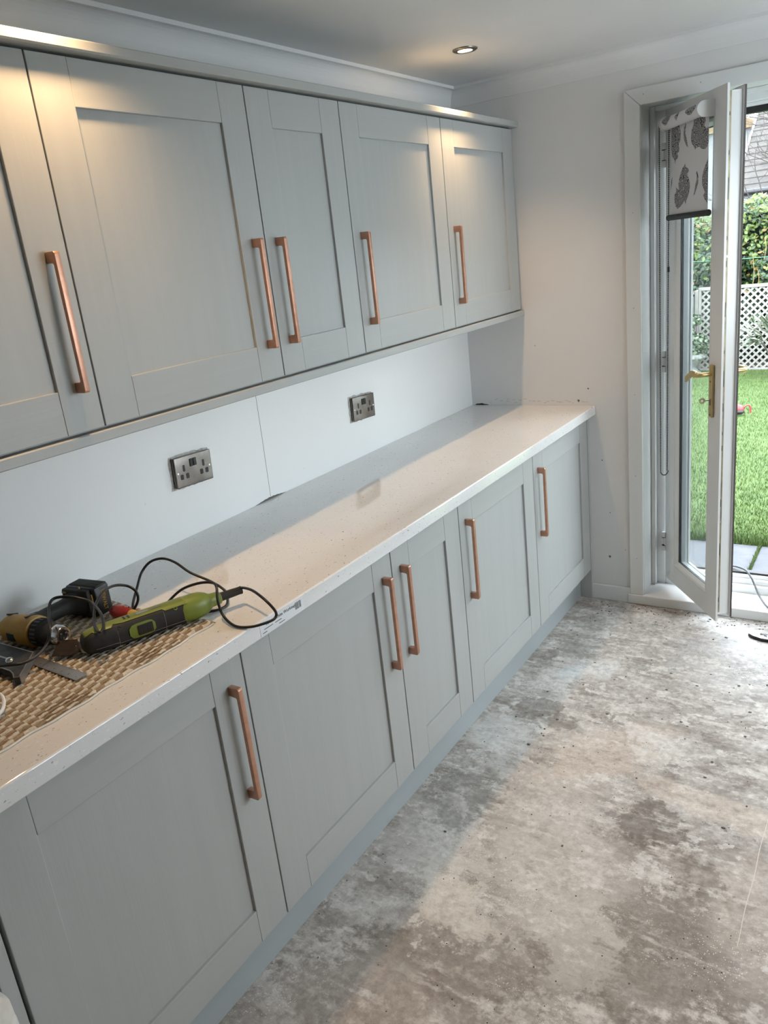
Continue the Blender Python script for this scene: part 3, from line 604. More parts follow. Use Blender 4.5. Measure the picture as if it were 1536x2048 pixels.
FT = RT+RR-0.001; FZ0 = 1.634
b = B(); box(b, (S0, FT-0.0006, FZ0), (S1, FT, RZ)); fb = obj('fabric', b, 'fabric', bd, local=True)
b = B(); tube(b, [(S0-0.012, FT-0.003, FZ0-0.008), (S1+0.010, FT-0.003, FZ0-0.008)], 0.0105, 18); bb = obj('bottom_bar', b, 'black', bd, smooth=True, local=True, angle=50)
for s_ in (S0-0.0125, S1+0.0102):
    b = B(); lathe(b, [(0.0112, -0.001), (0.0112, 0.001), (0.009, 0.0012)], (s_, FT-0.003, FZ0-0.008), (1, 0, 0), 18); obj('end_cap', b, 'iron', bb, local=True)
motifs = [[(165,700),(240,660),(275,700),(292,780),(290,870),(265,930),(275,980),(270,1020),(245,1040),(262,1080),(245,1105),(225,1120),(215,1170),(205,1120),(175,1080),(160,1000),(158,850)],
 [(358,675),(370,690),(362,730),(355,790),(370,850),(385,910),(392,970),(372,950),(350,900),(335,850),(332,790),(340,720)],
 [(480,590),(520,575),(580,560),(585,590),(610,600),(615,660),(600,720),(630,750),(654,735),(654,930),(640,980),(610,1005),(570,1000),(545,970),(500,985),(487,1005),(470,960),(440,920),(432,850),(440,760),(465,690),(470,620)],
 [(355,1165),(365,1210),(400,1230),(408,1265),(390,1300),(405,1350),(420,1400),(425,1460),(410,1560),(385,1620),(365,1690),(350,1640),(320,1690),(280,1730),(250,1745),(225,1710),(208,1640),(210,1560),(235,1520),(228,1450),(240,1480),(270,1500),(265,1420),(275,1360),(295,1290),(325,1220),(345,1200)],
 [(512,1268),(522,1290),(535,1340),(532,1420),(515,1480),(490,1560),(472,1585),(485,1520),(497,1440),(510,1380),(515,1320),(502,1295)],
 [(654,1120),(654,1690),(640,1660),(615,1620),(598,1580),(620,1540),(600,1490),(582,1430),(585,1330),(605,1250),(630,1180)],
 [(156,1500),(160,1380),(178,1330),(172,1420)]]
FH = RZ-RR*0.3-FZ0
for mo in motifs:
    b = B(); P = []
    for px_, py_ in mo:
        u = min(max((px_-155)/500, 0.002), 0.998); wv = (py_-(690-150*u))/(1140+90*u); P.append((S0+u*(S1-S0), FZ0+(1-wv)*FH))
    prism(b, P, axes((0, FT-0.0007, 0), (1, 0, 0), (0, 0, 1), (0, -1, 0)), 0.0002); obj('paisley_motif', b, 'paisley', fb, local=True)
# motifs on the rolled-up part
for sa, sb, a0, a1 in ((0.105, 0.165, 0.2, 2.0), (0.215, 0.24, 0.4, 1.9), (0.30, 0.37, 0.2, 1.9)):
    b = B(); n = 10; g = []
    for k in range(n+1):
        a = a0+(a1-a0)*k/n; q = math.sin(math.pi*k/n)*0.45+0.12; sm = (sa+sb)/2; hw = (sb-sa)*q
        g.append([b.verts.new((sm+e*hw, RT-(RR+0.0004)*math.sin(a), RZ+(RR+0.0004)*math.cos(a))) for e in (-1, 0, 1)])
    for A, C in zip(g, g[1:]):
        for k in range(2): b.faces.new((A[k], A[k+1], C[k+1], C[k]))
    obj('paisley_motif', b, 'fabric' if False else 'paisley', bd, local=True)
# beaded operating chain: a hanging loop, one joined strand
b = B(); ca, cb, zb_ = RT-RR-0.002, RT+RR*0.7, 0.585; sx_ = S0-0.008; P = []
z = RZ
while z > zb_+0.03: P.append((sx_, ca+0.004*(RZ-z)/1.1, z)); z -= 0.0068
for k in range(1, 10):
    a = math.pi*k/10; P.append((sx_, (ca+cb)/2+0.002-((cb-ca)/2-0.002)*math.cos(a), zb_+0.03-0.022*math.sin(a)))
z = zb_+0.03
while z < RZ: P.append((sx_, cb-0.004*(RZ-z)/1.1, z)); z += 0.0068
for p in P: bmesh.ops.create_icosphere(b, subdivisions=1, radius=0.0029, matrix=Matrix.Translation(p))
tube(b, P, 0.0007, 4); ch = obj('bead_chain', b, 'black', bd, smooth=True, local=True, angle=None); ch['kind'] = 'stuff'
b = B(); tube(b, [(sx_, cb-0.001, 1.425), (sx_, cb-0.001, 1.445)], 0.0045, 8); obj('chain_connector', b, 'black', bd, local=True)
# ---------------------------------------------------------------- things on the worktop
ZM = 0.9087     # top of the mat
def mat_material():
    m = M('woven_mat', (0.5, 0.4, 0.25), 0.9); t = NT(m); v = t.coord()
    sx = t.n('ShaderNodeSeparateXYZ'); t.l(v, sx.inputs[0])
    nz = t.noise(v, 60, 3); wob = t.math('MULTIPLY', t.math('SUBTRACT', nz.outputs[0], 0.5), 0.9)
    rx = t.math('ADD', t.math('DIVIDE', sx.outputs[0], 0.0115), 0.0); ry = t.math('ADD', t.math('DIVIDE', sx.outputs[1], 0.021), wob)
    par = t.math('MODULO', t.math('ABSOLUTE', t.math('ADD', t.math('FLOOR', ry), t.math('MULTIPLY', t.math('FLOOR', t.math('DIVIDE', rx, 1.0)), 1.0))), 2.0)
    c = t.mix(par, (0.58, 0.535, 0.45), (0.30, 0.222, 0.142))
    gro = t.math('ABSOLUTE', t.math('SUBTRACT', t.math('FRACT', rx), 0.5)); c = t.mix(t.ramp(gro, [(0.34, 0.0), (0.44, 0.85)]), c, (0.15, 0.105, 0.065))  # grooves coloured darker, standing in for shade between the ribs
    c = t.mix(0.35, c, t.ramp(t.noise(v, 300, 3).outputs[0], [(0.3, 0.2), (0.7, 0.8)]), 'OVERLAY')
    t.color(c); t.bump(t.noise(v, 700, 2).outputs[0], 0.5, 0.002); return m
MT['mat'] = mat_material()
b = B(); X0, X1, Y0, Y1 = 0.030, 0.496, -2.93, -2.228; nx, ny = 243, 105; rnd = random.Random(5)
vsx = []
for i in range(nx+1):
    row = []
    for k in range(ny+1):
        u, v = i/nx, k/ny; x = X0+(X1-X0)*u; y = Y0+(Y1-Y0)*v
        rib = abs(math.sin(math.pi*x/0.0115)); h = 0.0008+0.0060*rib**0.9+rnd.uniform(-.0006, .0006)+0.0009*math.sin(math.pi*y/0.0105)
        if i in (0, nx) or k in (0, ny): h = 0.0004
        x += 0.0022*math.sin(y*31)*(u > 0.9)+0.0016*math.sin(y*83)*(u > 0.95); y += 0.006*math.sin(x*17)*(v > 0.9)
        row.append(b.verts.new((x-0.253, y+2.55, h)))
    vsx.append(row)
for i in range(nx):
    for k in range(ny): b.faces.new((vsx[i][k], vsx[i+1][k], vsx[i+1][k+1], vsx[i][k+1]))
o = obj('woven_mat', b, 'mat', smooth=True, angle=None); o.location = (0.253, -2.55, 0.9018); tag(o, 'ribbed woven mat with brown and cream checks under the tools', 'mat')
MT['cream_edge'] = M('mat_edge_thread', (0.66, 0.63, 0.57), 0.9)
b = B(); tube(b, [(X1-0.253+0.0015+0.0022*math.sin(y*31)+0.0016*math.sin(y*83), y+2.55, 0.0022) for y in [Y0+(Y1-Y0-0.004)*k/90 for k in range(91)]], 0.0021, 6); obj('bound_edge', b, 'cream_edge', o, local=True, smooth=True)

# --- green multi-tool
MT['lime'] = noisy('lime_green_plastic', (0.185, 0.235, 0.035), (0.155, 0.20, 0.03), 30, 0.42)
MT['rubber'] = noisy('black_grip_rubber', (0.012, 0.0115, 0.010), (0.022, 0.021, 0.019), 40, 0.65)
MT['blade'] = noisy('rusty_dark_blade', (0.03, 0.025, 0.022), (0.06, 0.036, 0.026), 45, 0.45, metal=0.6)
MT['cable'] = M('black_cable', (0.010, 0.010, 0.010), 0.38)
H = Vector((0.3625, -2.4377, 0)); T_ = Vector((0.4665, -2.1836, 0)); A_ = (T_-H).normalized(); S_ = Vector((A_.y, -A_.x, 0)); ZA = ZM+0.0278
mt = thing('multi_tool', (0.41, -2.31, ZM), 'lime green and black corded multi-tool with a dark cutting blade on the mat', 'power tool')
def sec(d, hw, hh, a0=0, a1=360, n=28, off=0.0, zc=0.0, ex=2.6):
    out = []; full = (a1-a0) >= 360
    for k in range(n if full else n+1):
        a = math.radians(a0+(a1-a0)*k/n); c, s = math.cos(a), math.sin(a); q = (abs(c)**ex+abs(s)**ex)**(-1/ex)
        p = H+A_*d+S_*(c*q*(hw+off)); out.append((p.x, p.y, ZA+zc+s*q*(hh+off)))
    return out
prof = [(-0.017, .005, .007), (-0.014, .013, .015), (-0.008, .0195, .0212), (0.004, .0235, .0245), (0.03, .0252, .0262), (0.08, .0254, .0262), (0.14, .0252, .0260), (0.19, .0256, .0264), (0.208, .0262, .0266)]
def rad(d):
    for (a, p, q), (b_, r_, s_) in zip(prof, prof[1:]):
        if a <= d <= b_: t = (d-a)/(b_-a); return p+(r_-p)*t, q+(s_-q)*t
    return prof[-1][1:]
b = B(); loft(b, [sec(*p) for p in prof]); body = obj('body', b, 'rubber', mt, smooth=True, angle=60)
# green upper shell, its lower border stepping along the tool
b = B(); rows = []
for d in [-0.010+0.212*k/40 for k in range(41)]:
    hw, hh = rad(d); a0 = 50 if d < 0.045 else 62+8*math.sin(d*60) if d < 0.07 else 56 if d < 0.15 else 44
    if d < 0.006: a0 = 60-(0.006-d)*600
    rows.append(sec(d, hw, hh, max(a0, 40), 196, 22, 0.0011))
loft(b, rows, cap=False); sh = obj('top_shell', b, 'lime', mt, smooth=True, angle=60)
sm = sh.modifiers.new('thick', 'SOLIDIFY'); sm.thickness = 0.0016; sm.offset = -1
b = B(); cap = [(0.190, .0262, .0268), (0.196, .0278, .0276), (0.212, .0290, .0277), (0.226, .0285, .0277), (0.240, .0260, .0258), (0.251, .0215, .0215), (0.258, .0165, .0165), (0.262, .0150, .0150), (0.281, .0138, .0138), (0.283, .0120, .0120)]
loft(b, [sec(*p, ex=2.2) for p in cap]); obj('rear_cap', b, 'lime', mt, smooth=True, angle=60)
b = B(); loft(b, [sec(d, r_, r_, ex=2.0, n=16) for d, r_ in ((0.282, .0105), (0.288, .0098), (0.310, .0092), (0.328, .0085), (0.334, .0092), (0.3345, .005))]); obj('strain_relief', b, 'rubber', mt, smooth=True, angle=40)
def patch(d0, d1, a0, a1, off, th, mat, name, par, nd=10, na=8, round_=True):
    """a curved plate on the body between d0..d1 and angles a0..a1"""
    b = B(); lo, hi = [], []
    for i in range(nd+1):
        u = i/nd; e = (1-abs(2*u-1)**4)**0.25 if round_ else 1.0; e = max(e, 0.45); am, ah = (a0+a1)/2, (a1-a0)/2*e; d = d0+(d1-d0)*u; hw, hh = rad(d)
        lo.append([b.verts.new(p) for p in sec(d, hw, hh, am-ah, am+ah, na, off)]); hi.append([b.verts.new(p) for p in sec(d, hw, hh, am-ah, am+ah, na, off+th)])
    for G in (lo, hi):
        for i in range(nd):
            for k in range(na): b.faces.new((G[i][k], G[i][k+1], G[i+1][k+1], G[i+1][k]))
    for i in range(nd): b.faces.new((lo[i][0], hi[i][0], hi[i+1][0], lo[i+1][0])); b.faces.new((lo[i][na], hi[i][na], hi[i+1][na], lo[i+1][na]))
    for k in range(na): b.faces.new((lo[0][k], hi[0][k], hi[0][k+1], lo[0][k+1])); b.faces.new((lo[nd][k], hi[nd][k], hi[nd][k+1], lo[nd][k+1]))
    return obj(name, b, mat, par, smooth=True, angle=40)
patch(0.074, 0.128, -30, 32, -0.0005, 0.0022, 'lime', 'switch_bezel', mt); patch(0.092, 0.122, -19, 21, 0.0005, 0.0034, 'blackplastic', 'slide_switch', mt, round_=False)
for k in range(5): patch(0.0955+0.005*k, 0.0975+0.005*k, -15, 17, 0.0032, 0.0012, 'rubber', 'switch_rib', mt, 2, 4, False)
for k in range(2): patch(0.072+0.009*k, 0.076+0.009*k, 72, 100, 0.0006, 0.0012, 'black', 'vent_slot', mt, 2, 4, False)
patch(0.100, 0.125, 74, 92, 0.0006, 0.0009, 'steel', 'rating_label', mt, 4, 4, False); patch(0.130, 0.152, 76, 90, 0.0006, 0.0009, 'plate', 'rating_label', mt, 4, 4, False)
for d in (0.052, 0.150): 
    b = B(); tube(b, sec(d, *rad(d), -70, 46, 20, 0.0002), 0.0005, 4); obj('seam', b, 'steel', mt)
b = B(); tube(b, [sec(d, *rad(d), -24 if d < .05 else -30, 300, 1, 0.0003)[0] for d in [0.005+0.2*k/20 for k in range(21)]], 0.0004, 4); obj('seam', b, 'steel', mt)
for d, a in ((0.057, 38), (0.176, 40)):
    p = Vector(sec(d, *rad(d), a, 300, 1, 0.0)[0]); c = H+A_*d; nn = (p-Vector((c.x, c.y, ZA))).normalized(); b = B(); lathe(b, [(0.0042, -0.001), (0.0042, 0.0008), (0.0028, 0.001), (0.0026, -0.0002)], p, nn, 14); obj('screw_boss', b, 'rubber' if d < .1 else 'lime', mt, smooth=True)
# collar and blade
bd_ = (Vector((0.2950, -2.4680, 0))-Vector((0.352, -2.436, 0))).normalized(); bs_ = Vector((-bd_.y, bd_.x, 0))
b = B(); lathe(b, [(0.012, -0.016), (0.014, -0.014), (0.014, 0.010), (0.011, 0.012)], (0.3520, -2.4385, ZA-0.004), (0, 0, 1), 20); obj('tool_clamp', b, 'steel', mt, smooth=True)
zt_ = ZM+0.0155; up_ = (Vector((0, 0, 1))*0.93+bs_*0.37).normalized(); bw_ = up_.cross(bd_)
b = B(); prism(b, [(-0.002, -0.014), (0.020, -0.016), (0.024, -0.021), (0.064, -0.021), (0.064, 0.021), (0.024, 0.021), (0.020, 0.016), (-0.002, 0.014)], axes((0.347, -2.4385, zt_), bd_, bw_, up_), 0.0014); bl_ = obj('cutting_blade', b, 'blade', mt)
b = B()
for q, e in ((0.012, -.006), (0.012, .002), (0.016, -.010), (0.016, .008), (0.020, -.002)): lathe(b, [(0.0011, 0), (0.0011, 0.0006)], axes((0.347, -2.4385, zt_), bd_, bw_, up_) @ Vector((q, e, 0.0014)), up_, 8)
obj('blade_hole', b, 'chrome', bl_)
# power cable of the multi-tool
tail = H+A_*0.333; 
CA = [(tail.x, tail.y, ZA), (0.4985, -2.133, .945), (0.543, -2.148, .951), (0.594, -2.167, .945), (0.620, -2.170, .926), (0.6235, -2.174, .914), (0.618, -2.188, .909), (0.594, -2.218, .9068), (0.556, -2.228, .9066), (0.511, -2.214, .917), (0.491, -2.203, .945), (0.476, -2.186, .965), (0.454, -2.175, .968), (0.419, -2.18, .965), (0.375, -2.194, .95), (0.344, -2.209, .925), (0.342, -2.222, .914),
      (0.375, -2.232, .9130), (0.415, -2.212, .9090), (0.45, -2.19, .9056), (0.462, -2.158, .9056), (0.443, -2.131, .910), (0.419, -2.114, .92), (0.385, -2.12, .94), (0.338, -2.132, .96), (0.29, -2.129, .978), (0.253, -2.133, .985), (0.228, -2.15, .98), (0.216, -2.171, .96), (0.237, -2.208, .94), (0.262, -2.246, .921), (0.277, -2.258, .9145),
      (0.2883, -2.2504, 0.935),(0.2864, -2.2492, 0.955),(0.268, -2.2545, 0.968),(0.2627, -2.2817, 0.98),(0.2865, -2.3277, 0.99),(0.3085, -2.3644, 0.985),(0.3345, -2.3922, 0.98),(0.3632, -2.4173, 0.974),(0.3916, -2.4356, 0.971),(0.4125, -2.4439, 0.971),(0.4101, -2.4332, 0.972),(0.3916, -2.4162, 0.975),(0.3573, -2.3959, 0.982),(0.2951, -2.3701, 0.984),(0.2625, -2.3821, 0.995),(0.2375, -2.3995, 1.0),(0.2291, -2.4135, 0.998),(0.2444, -2.4331, 0.992),(0.2802, -2.4597, 0.982),(0.3027, -2.4776, 0.97),(0.3026, -2.4887, 0.95),(0.3063, -2.5143, 0.938),(0.3028, -2.5438, 0.934),(0.2863, -2.5641, 0.936), (0.22, -2.59, .930), (0.15, -2.60, .920), (0.10, -2.66, .914), (0.09, -2.80, .913)]
b = B(); tube(b, spline(CA, 7), 0.0031, 8); obj('power_cable', b, 'cable', mt, smooth=True, angle=None)

# --- yellow drill lying on its side
MT['yellow'] = noisy('worn_yellow_plastic', (0.55, 0.30, 0.028), (0.42, 0.22, 0.03), 35, 0.45)
dr = thing('cordless_drill', (0.19, -2.40, ZM), 'yellow and black cordless drill lying on its side with a clipped-on battery', 'power tool')
D0 = Vector((0.1215, -2.4650, 0.9415)); D1 = Vector((0.2900, -2.4430, 0.9415)); DA = (D1-D0).normalized(); DS = Vector((-DA.y, DA.x, 0)); DL = (D1-D0).length
def dsec(d, ry, rz, n=26, ex=2.4, oy=0.0):
    out = []
    for k in range(n):
        a = 2*math.pi*k/n; c, s = math.cos(a), math.sin(a); q = (abs(c)**ex+abs(s)**ex)**(-1/ex); p = D0+DA*d+DS*(c*q*ry+oy); out.append((p.x, p.y, p.z+s*q*rz))
    return out
b = B(); loft(b, [dsec(*p) for p in ((0.0, .012, .014), (0.002, .019, .020), (0.012, .024, .0245), (0.014, .0275, .0275), (0.05, .0305, .0305), (0.088, .0322, .0322), (0.0965, .0315, .0315), (0.098, .027, .027))]); obj('motor_housing', b, 'yellow', dr, smooth=True, angle=50)
b = B(); lathe(b, [(0.025, 0.0955), (0.0285, 0.097), (0.0292, 0.104), (0.0285, 0.118), (0.0255, 0.124), (0.0235, 0.126), (0.0225, 0.146), (0.0205, 0.150)], D0, DA, 30); obj('torque_collar', b, 'rubber', dr, smooth=True, angle=35)
for k in range(20):
    a = 2*math.pi*k/20; b = B(); p = D0+DA*0.110+DS*(0.029*math.cos(a))+Vector((0, 0, 0.029*math.sin(a))); boxm(b, axes(p, DA, Vector((0, 0, 1))*math.cos(a)-DS*math.sin(a), DS*math.cos(a)+Vector((0, 0, 1))*math.sin(a)), (0.016, 0.004, 0.002), 0.0006, 1); obj('grip_rib', b, 'blackplastic', dr)
b = B(); lathe(b, [(0.0100, 0.166), (0.0135, 0.1690), (0.0172, 0.1690), (0.0188, 0.1665), (0.0192, 0.151), (0.0205, 0.150)], D0, DA, 30, cap=False); obj('chuck_nose', b, 'chrome', dr, smooth=True, angle=40)
b = B(); lathe(b, [(0.0115, 0.1660), (0.0105, 0.1678), (0.004, 0.1665), (0.0, 0.1640)], D0, DA, 20); ck = obj('chuck_jaws', b, 'iron', dr, smooth=True)
for k in range(3):
    a = 2*math.pi*k/3+.3; b = B(); p = D0+DA*0.1675+DS*(0.0072*math.cos(a))+Vector((0, 0, 0.0072*math.sin(a))); boxm(b, axes(p, DA, Vector((0, 0, 1))*math.cos(a)-DS*math.sin(a), DS*math.cos(a)+Vector((0, 0, 1))*math.sin(a)), (0.003, 0.003, 0.005), 0.0004, 1); obj('jaw', b, 'steel', ck)
# black vents on the housing
for d, a in ((0.016, 70), (0.076, 80)):
    b = B(); aa = math.radians(a); r_ = 0.0288 if d < .05 else 0.0320; p = D0+DA*d+DS*(r_*math.cos(aa))+Vector((0, 0, r_*math.sin(aa))); boxm(b, axes(p, DA, Vector((0, 0, 1))*math.cos(aa)-DS*math.sin(aa), DS*math.cos(aa)+Vector((0, 0, 1))*math.sin(aa)), (0.007, 0.026, 0.003), 0.001, 1); obj('vent_slot', b, 'blackplastic', dr)
b = B(); p = D0+DA*0.047-DS*0.0297+Vector((0, 0, -0.004)); boxm(b, axes(p, DA, -DS, (0, 0, 1)), (0.024, 0.0024, 0.018), 0.001, 1); obj('model_badge', b, 'blackplastic', dr)
# grip from the body to the battery
G0 = D0+DA*0.048+DS*0.020; G1 = Vector((0.166, -2.322, 0.9420))
GA = (G1-G0).normalized(); GB = Vector((GA.y, -GA.x, 0)); rows = []
for q, w_, h_, o_ in ((0, .030, .021, 0), (0.12, .026, .019, 0), (0.28, .018, .0165, -.002), (0.5, .0175, .017, -.004), (0.72, .018, .0175, -.004), (0.86, .022, .020, -.001), (0.95, .034, .027, .004), (1.0, .038, .031, .006)):
    c = G0+(G1-G0)*q; ring_ = []
    for k in range(22):
        a = 2*math.pi*k/22; cc, ss = math.cos(a), math.sin(a); e = 2.6; f_ = (abs(cc)**e+abs(ss)**e)**(-1/e); p = c+GB*(cc*f_*w_+o_); ring_.append((p.x, p.y, p.z+ss*f_*h_))
    rows.append(ring_)
b = B(); loft(b, rows); obj('grip', b, 'rubber', dr, smooth=True, angle=60)
b = B(); c = G0+(G1-G0)*0.16+GB*0.024; boxm(b, axes(c, GA, GB, (0, 0, 1)), (0.026, 0.020, 0.016), 0.005, 3); obj('trigger', b, 'blackplastic', dr, smooth=True)
b = B(); c = G0+(G1-G0)*0.03+GB*0.022; boxm(b, axes(c, GA, GB, (0, 0, 1)), (0.022, 0.026, 0.036), 0.006, 3); obj('trigger_collar', b, 'yellow', dr, smooth=True)
# battery
RB = Matrix.Rotation(math.radians(7.5), 4, 'Z'); BC = Matrix.Translation((0.177, -2.298, 0.9435)) @ RB
def bpart(name, mat, c, size, bev, par=dr, seg=2):
    b = B(); boxm(b, BC @ Matrix.Translation(c), size, bev, seg); return obj(name, b, mat, par, smooth=True, angle=40)
bat = bpart('battery', 'blackplastic', (0.0, 0.004, 0), (0.092, 0.044, 0.0690), 0.007)
bpart('battery_foot', 'rubber', (-0.006, -0.0225, 0.0), (0.078, 0.014, 0.064), 0.005)
bpart('battery_lid', 'rubber', (0.002, 0.006, 0.0335), (0.082, 0.034, 0.006), 0.0025, bat)
for k in range(3): bpart('battery_groove', 'black', (0.002, -0.004+0.009*k, 0.0366), (0.074, 0.0012, 0.0006), 0.0, bat)
bpart('release_button', 'yellow', (0.0215, -0.0185, -0.002), (0.030, 0.004, 0.044), 0.0015, bat)
for k in range(5): bpart('button_rib', 'yellow', (0.0215, -0.0208, -0.012+0.005*k), (0.022, 0.0012, 0.0018), 0.0004, bat, 1)
bpart('side_stripe', 'yellow', (0.002, -0.0190, 0.006), (0.0035, 0.0040, 0.060), 0.001, bat); bpart('side_stripe', 'yellow', (-0.036, -0.0292, 0.024), (0.014, 0.0020, 0.0045), 0.0008, bat)
TX = BC @ axes((0.0462, 0.004, 0.000), (0, 0, -1), (0, 1, 0), (1, 0, 0))
obj('battery_lettering', text_bm('DEWALT', 0.0150, TX, 0.0004, 0.80), 'yellow', bat)

# --- red and yellow screwdriver
MT['red'] = noisy('red_plastic', (0.30, 0.022, 0.016), (0.25, 0.018, 0.014), 30, 0.32); MT['amber'] = noisy('amber_plastic', (0.62, 0.36, 0.06), (0.55, 0.30, 0.05), 60, 0.35)
sd = thing('screwdriver', (0.30, -2.296, ZM), 'stubby screwdriver with a red and yellow handle lying behind the green tool', 'screwdriver')
s0 = Vector((0.2540, -2.2968, ZM+0.0165)); sa = (Vector((0.3665, -2.2935, ZM+0.0135))-s0).normalized()
b = B(); lathe(b, [(0.004, 0), (0.0095, 0.0012), (0.0135, 0.008), (0.0160, 0.020), (0.0163, 0.034), (0.0145, 0.048), (0.0120, 0.058), (0.0115, 0.060)], s0, sa, 24); obj('handle', b, 'red', sd, smooth=True, angle=50)
b = B(); lathe(b, [(0.0052, -0.0006), (0.0062, -0.0002), (0.0062, 0.0008), (0.0052, 0.0010)], s0, sa, 20); obj('end_ring', b, 'amber', sd, smooth=True)
b = B(); lathe(b, [(0.0112, 0.0595), (0.0122, 0.064), (0.0115, 0.072), (0.0085, 0.080), (0.0055, 0.087), (0.0050, 0.094), (0.0040, 0.095)], s0, sa, 24); obj('finger_guard', b, 'amber', sd, smooth=True, angle=50)
b = B(); lathe(b, [(0.0022, 0.094), (0.0022, 0.128), (0.0026, 0.134), (0.0008, 0.138)], s0, sa, 12); obj('shank', b, 'steel', sd, smooth=True)
for k in range(4):
    b = B(); a = 0.9+0.35*k; p = s0+sa*(0.018+0.011*k)+Vector((0, -math.cos(a)*0.0155, math.sin(a)*0.0155)); sphere(b, p, 0.0022, 1); obj('grip_dimple', b, 'red', sd, smooth=True)

# --- combination square: graduated rule and sliding head
cs = thing('combination_square', (0.30, -2.52, ZM), 'steel combination square with graduated rule lying on the mat', 'square')
r0 = Vector((0.4240, -2.5105, 0)); r1 = Vector((0.130, -2.4960, 0)); ra = (r1-r0).normalized(); rb = Vector((-ra.y, ra.x, 0))
RM = axes((r0.x, r0.y, ZM+0.0008), ra, rb, (0, 0, 1))
b = B(); boxm(b, RM @ Matrix.Translation((0.150, 0, 0.0006)), (0.300, 0.0260, 0.0012), 0.0002, 1); ru = obj('rule', b, 'steel', cs)
b = B()
for k in range(58):
    L_ = 0.0050 if k % 10 == 0 else 0.0038 if k % 5 == 0 else 0.0026
    for e in (-1, 1): boxm(b, RM @ Matrix.Translation((0.004+0.005*k, e*(0.0128-L_/2), 0.00125)), (0.0005, L_, 0.0002))
obj('graduation', b, 'ink', ru)
for k in range(12):
    obj('numeral', text_bm(str(k+1), 0.0055, RM @ Matrix.Translation((0.012+0.024*k, 0.0040, 0.00128)) @ Matrix.Rotation(math.pi, 4, 'Z'), 0.0001), 'ink', ru)
hp_ = [(0.262, -2.500), (0.330, -2.576), (0.322, -2.582), (0.306, -2.573), (0.288, -2.568), (0.262, -2.568), (0.236, -2.574), (0.205, -2.588), (0.150, -2.606), (0.085, -2.606), (0.085, -2.503)]
HM = Matrix.Translation((0, 0, ZM+0.0024))
b = B(); prism(b, hp_, HM, 0.0150); hd = obj('square_head', b, 'iron', cs)
b = B(); tube(b, [(x, y, ZM+0.0176) for x, y in hp_], 0.0011, 6, closed=True); obj('machined_rim', b, 'steel', hd)
mf = Vector((0.068, -0.076, 0)); ml = mf.length; mf.normalize(); mn = Vector((-mf.y, mf.x, 0))
b = B(); boxm(b, axes((0.296+mn.x*0.0014, -2.538+mn.y*0.0014, ZM+0.0105), mf, mn, (0, 0, 1)), (ml, 0.0024, 0.0185), 0.0004, 1); obj('mitre_face', b, 'steel', hd)
b = B(); boxm(b, Matrix.Translation((0.175, -2.5395, ZM+0.0178)), (0.120, 0.0045, 0.0012), 0.0004, 1); obj('spirit_level', b, 'steel', hd)
b = B(); lathe(b, [(0.006, 0), (0.0072, 0.001), (0.0072, 0.0055), (0.006, 0.0065), (0.002, 0.0070)], (0.252, -2.545, ZM+0.0178), (0.4, -0.3, 0.9), 18); obj('lock_nut', b, 'chrome', hd, smooth=True, angle=35)
# --- white lead at the edge of the mat
MT['white_cable'] = M('white_cable', (0.72, 0.73, 0.74), 0.4)
b = B(); tube(b, spline([(0.10, -2.70, ZM+0.004), (0.20, -2.660, ZM+0.004), (0.30, -2.630, ZM+0.012), (0.360, -2.633, ZM+0.018), (0.392, -2.647, ZM+0.016), (0.405, -2.664, ZM+0.010), (0.402, -2.690, ZM+0.006), (0.36, -2.76, ZM+0.004), (0.30, -2.85, ZM+0.004)], 8), 0.0034, 8)
tag(obj('white_lead', b, 'white_cable', smooth=True, angle=None), 'loop of white electric lead on the brown checked mat', 'cable')

# ---------------------------------------------------------------- floor and door sill things
MT['pliers_black'] = M('black_oxide_steel', (0.015, 0.016, 0.018), 0.35, 0.5)
pl = thing('adjustable_wrench', (1.33, -0.18, 0.0), 'steel adjustable wrench with dark jaws lying on the concrete floor near the door', 'wrench')
WM = axes((1.262, -0.158, 0.0), Vector((0.93, -0.37, 0)).normalized(), Vector((0.37, 0.93, 0)).normalized(), (0, 0, 1))
b = B(); prism(b, [(-0.016, -0.016), (0.010, -0.024), (0.045, -0.024), (0.070, -0.012), (0.200, -0.010), (0.206, 0.0), (0.200, 0.010), (0.070, 0.012), (0.052, 0.016), (0.034, 0.006), (0.022, 0.000), (-0.004, -0.006)], WM @ Matrix.Translation((0, 0, 0.0006)), 0.0130); bmesh.ops.bevel(b, geom=list(b.edges), offset=0.0015, segments=2, affect='EDGES'); obj('wrench_body', b, 'pliers_black', pl)
b = B(); prism(b, [(-0.012, -0.014), (0.010, -0.021), (0.040, -0.021), (0.066, -0.010), (0.066, 0.008), (0.050, 0.012), (0.034, 0.003), (0.022, -0.003), (-0.004, -0.008)], WM @ Matrix.Translation((0, 0, 0.0136)), 0.0006); obj('polished_cheek', b, 'chrome', pl)
b = B(); prism(b, [(0.014, 0.020), (0.024, 0.012), (0.040, 0.018), (0.056, 0.020), (0.052, 0.030), (0.034, 0.032)], WM @ Matrix.Translation((0, 0, 0.0006)), 0.0115); bmesh.ops.bevel(b, geom=list(b.edges), offset=0.0012, segments=2, affect='EDGES'); obj('sliding_jaw', b, 'pliers_black', pl)
b = B(); lathe(b, [(0.006, -0.007), (0.0065, -0.006), (0.0065, 0.006), (0.006, 0.007)], WM @ Vector((0.046, 0.004, 0.0100)), WM.to_3x3() @ Vector((1, 0, 0)), 14); obj('adjuster', b, 'pliers_black', pl, smooth=True)
MT['grey_cable'] = M('grey_cable', (0.055, 0.058, 0.062), 0.45)
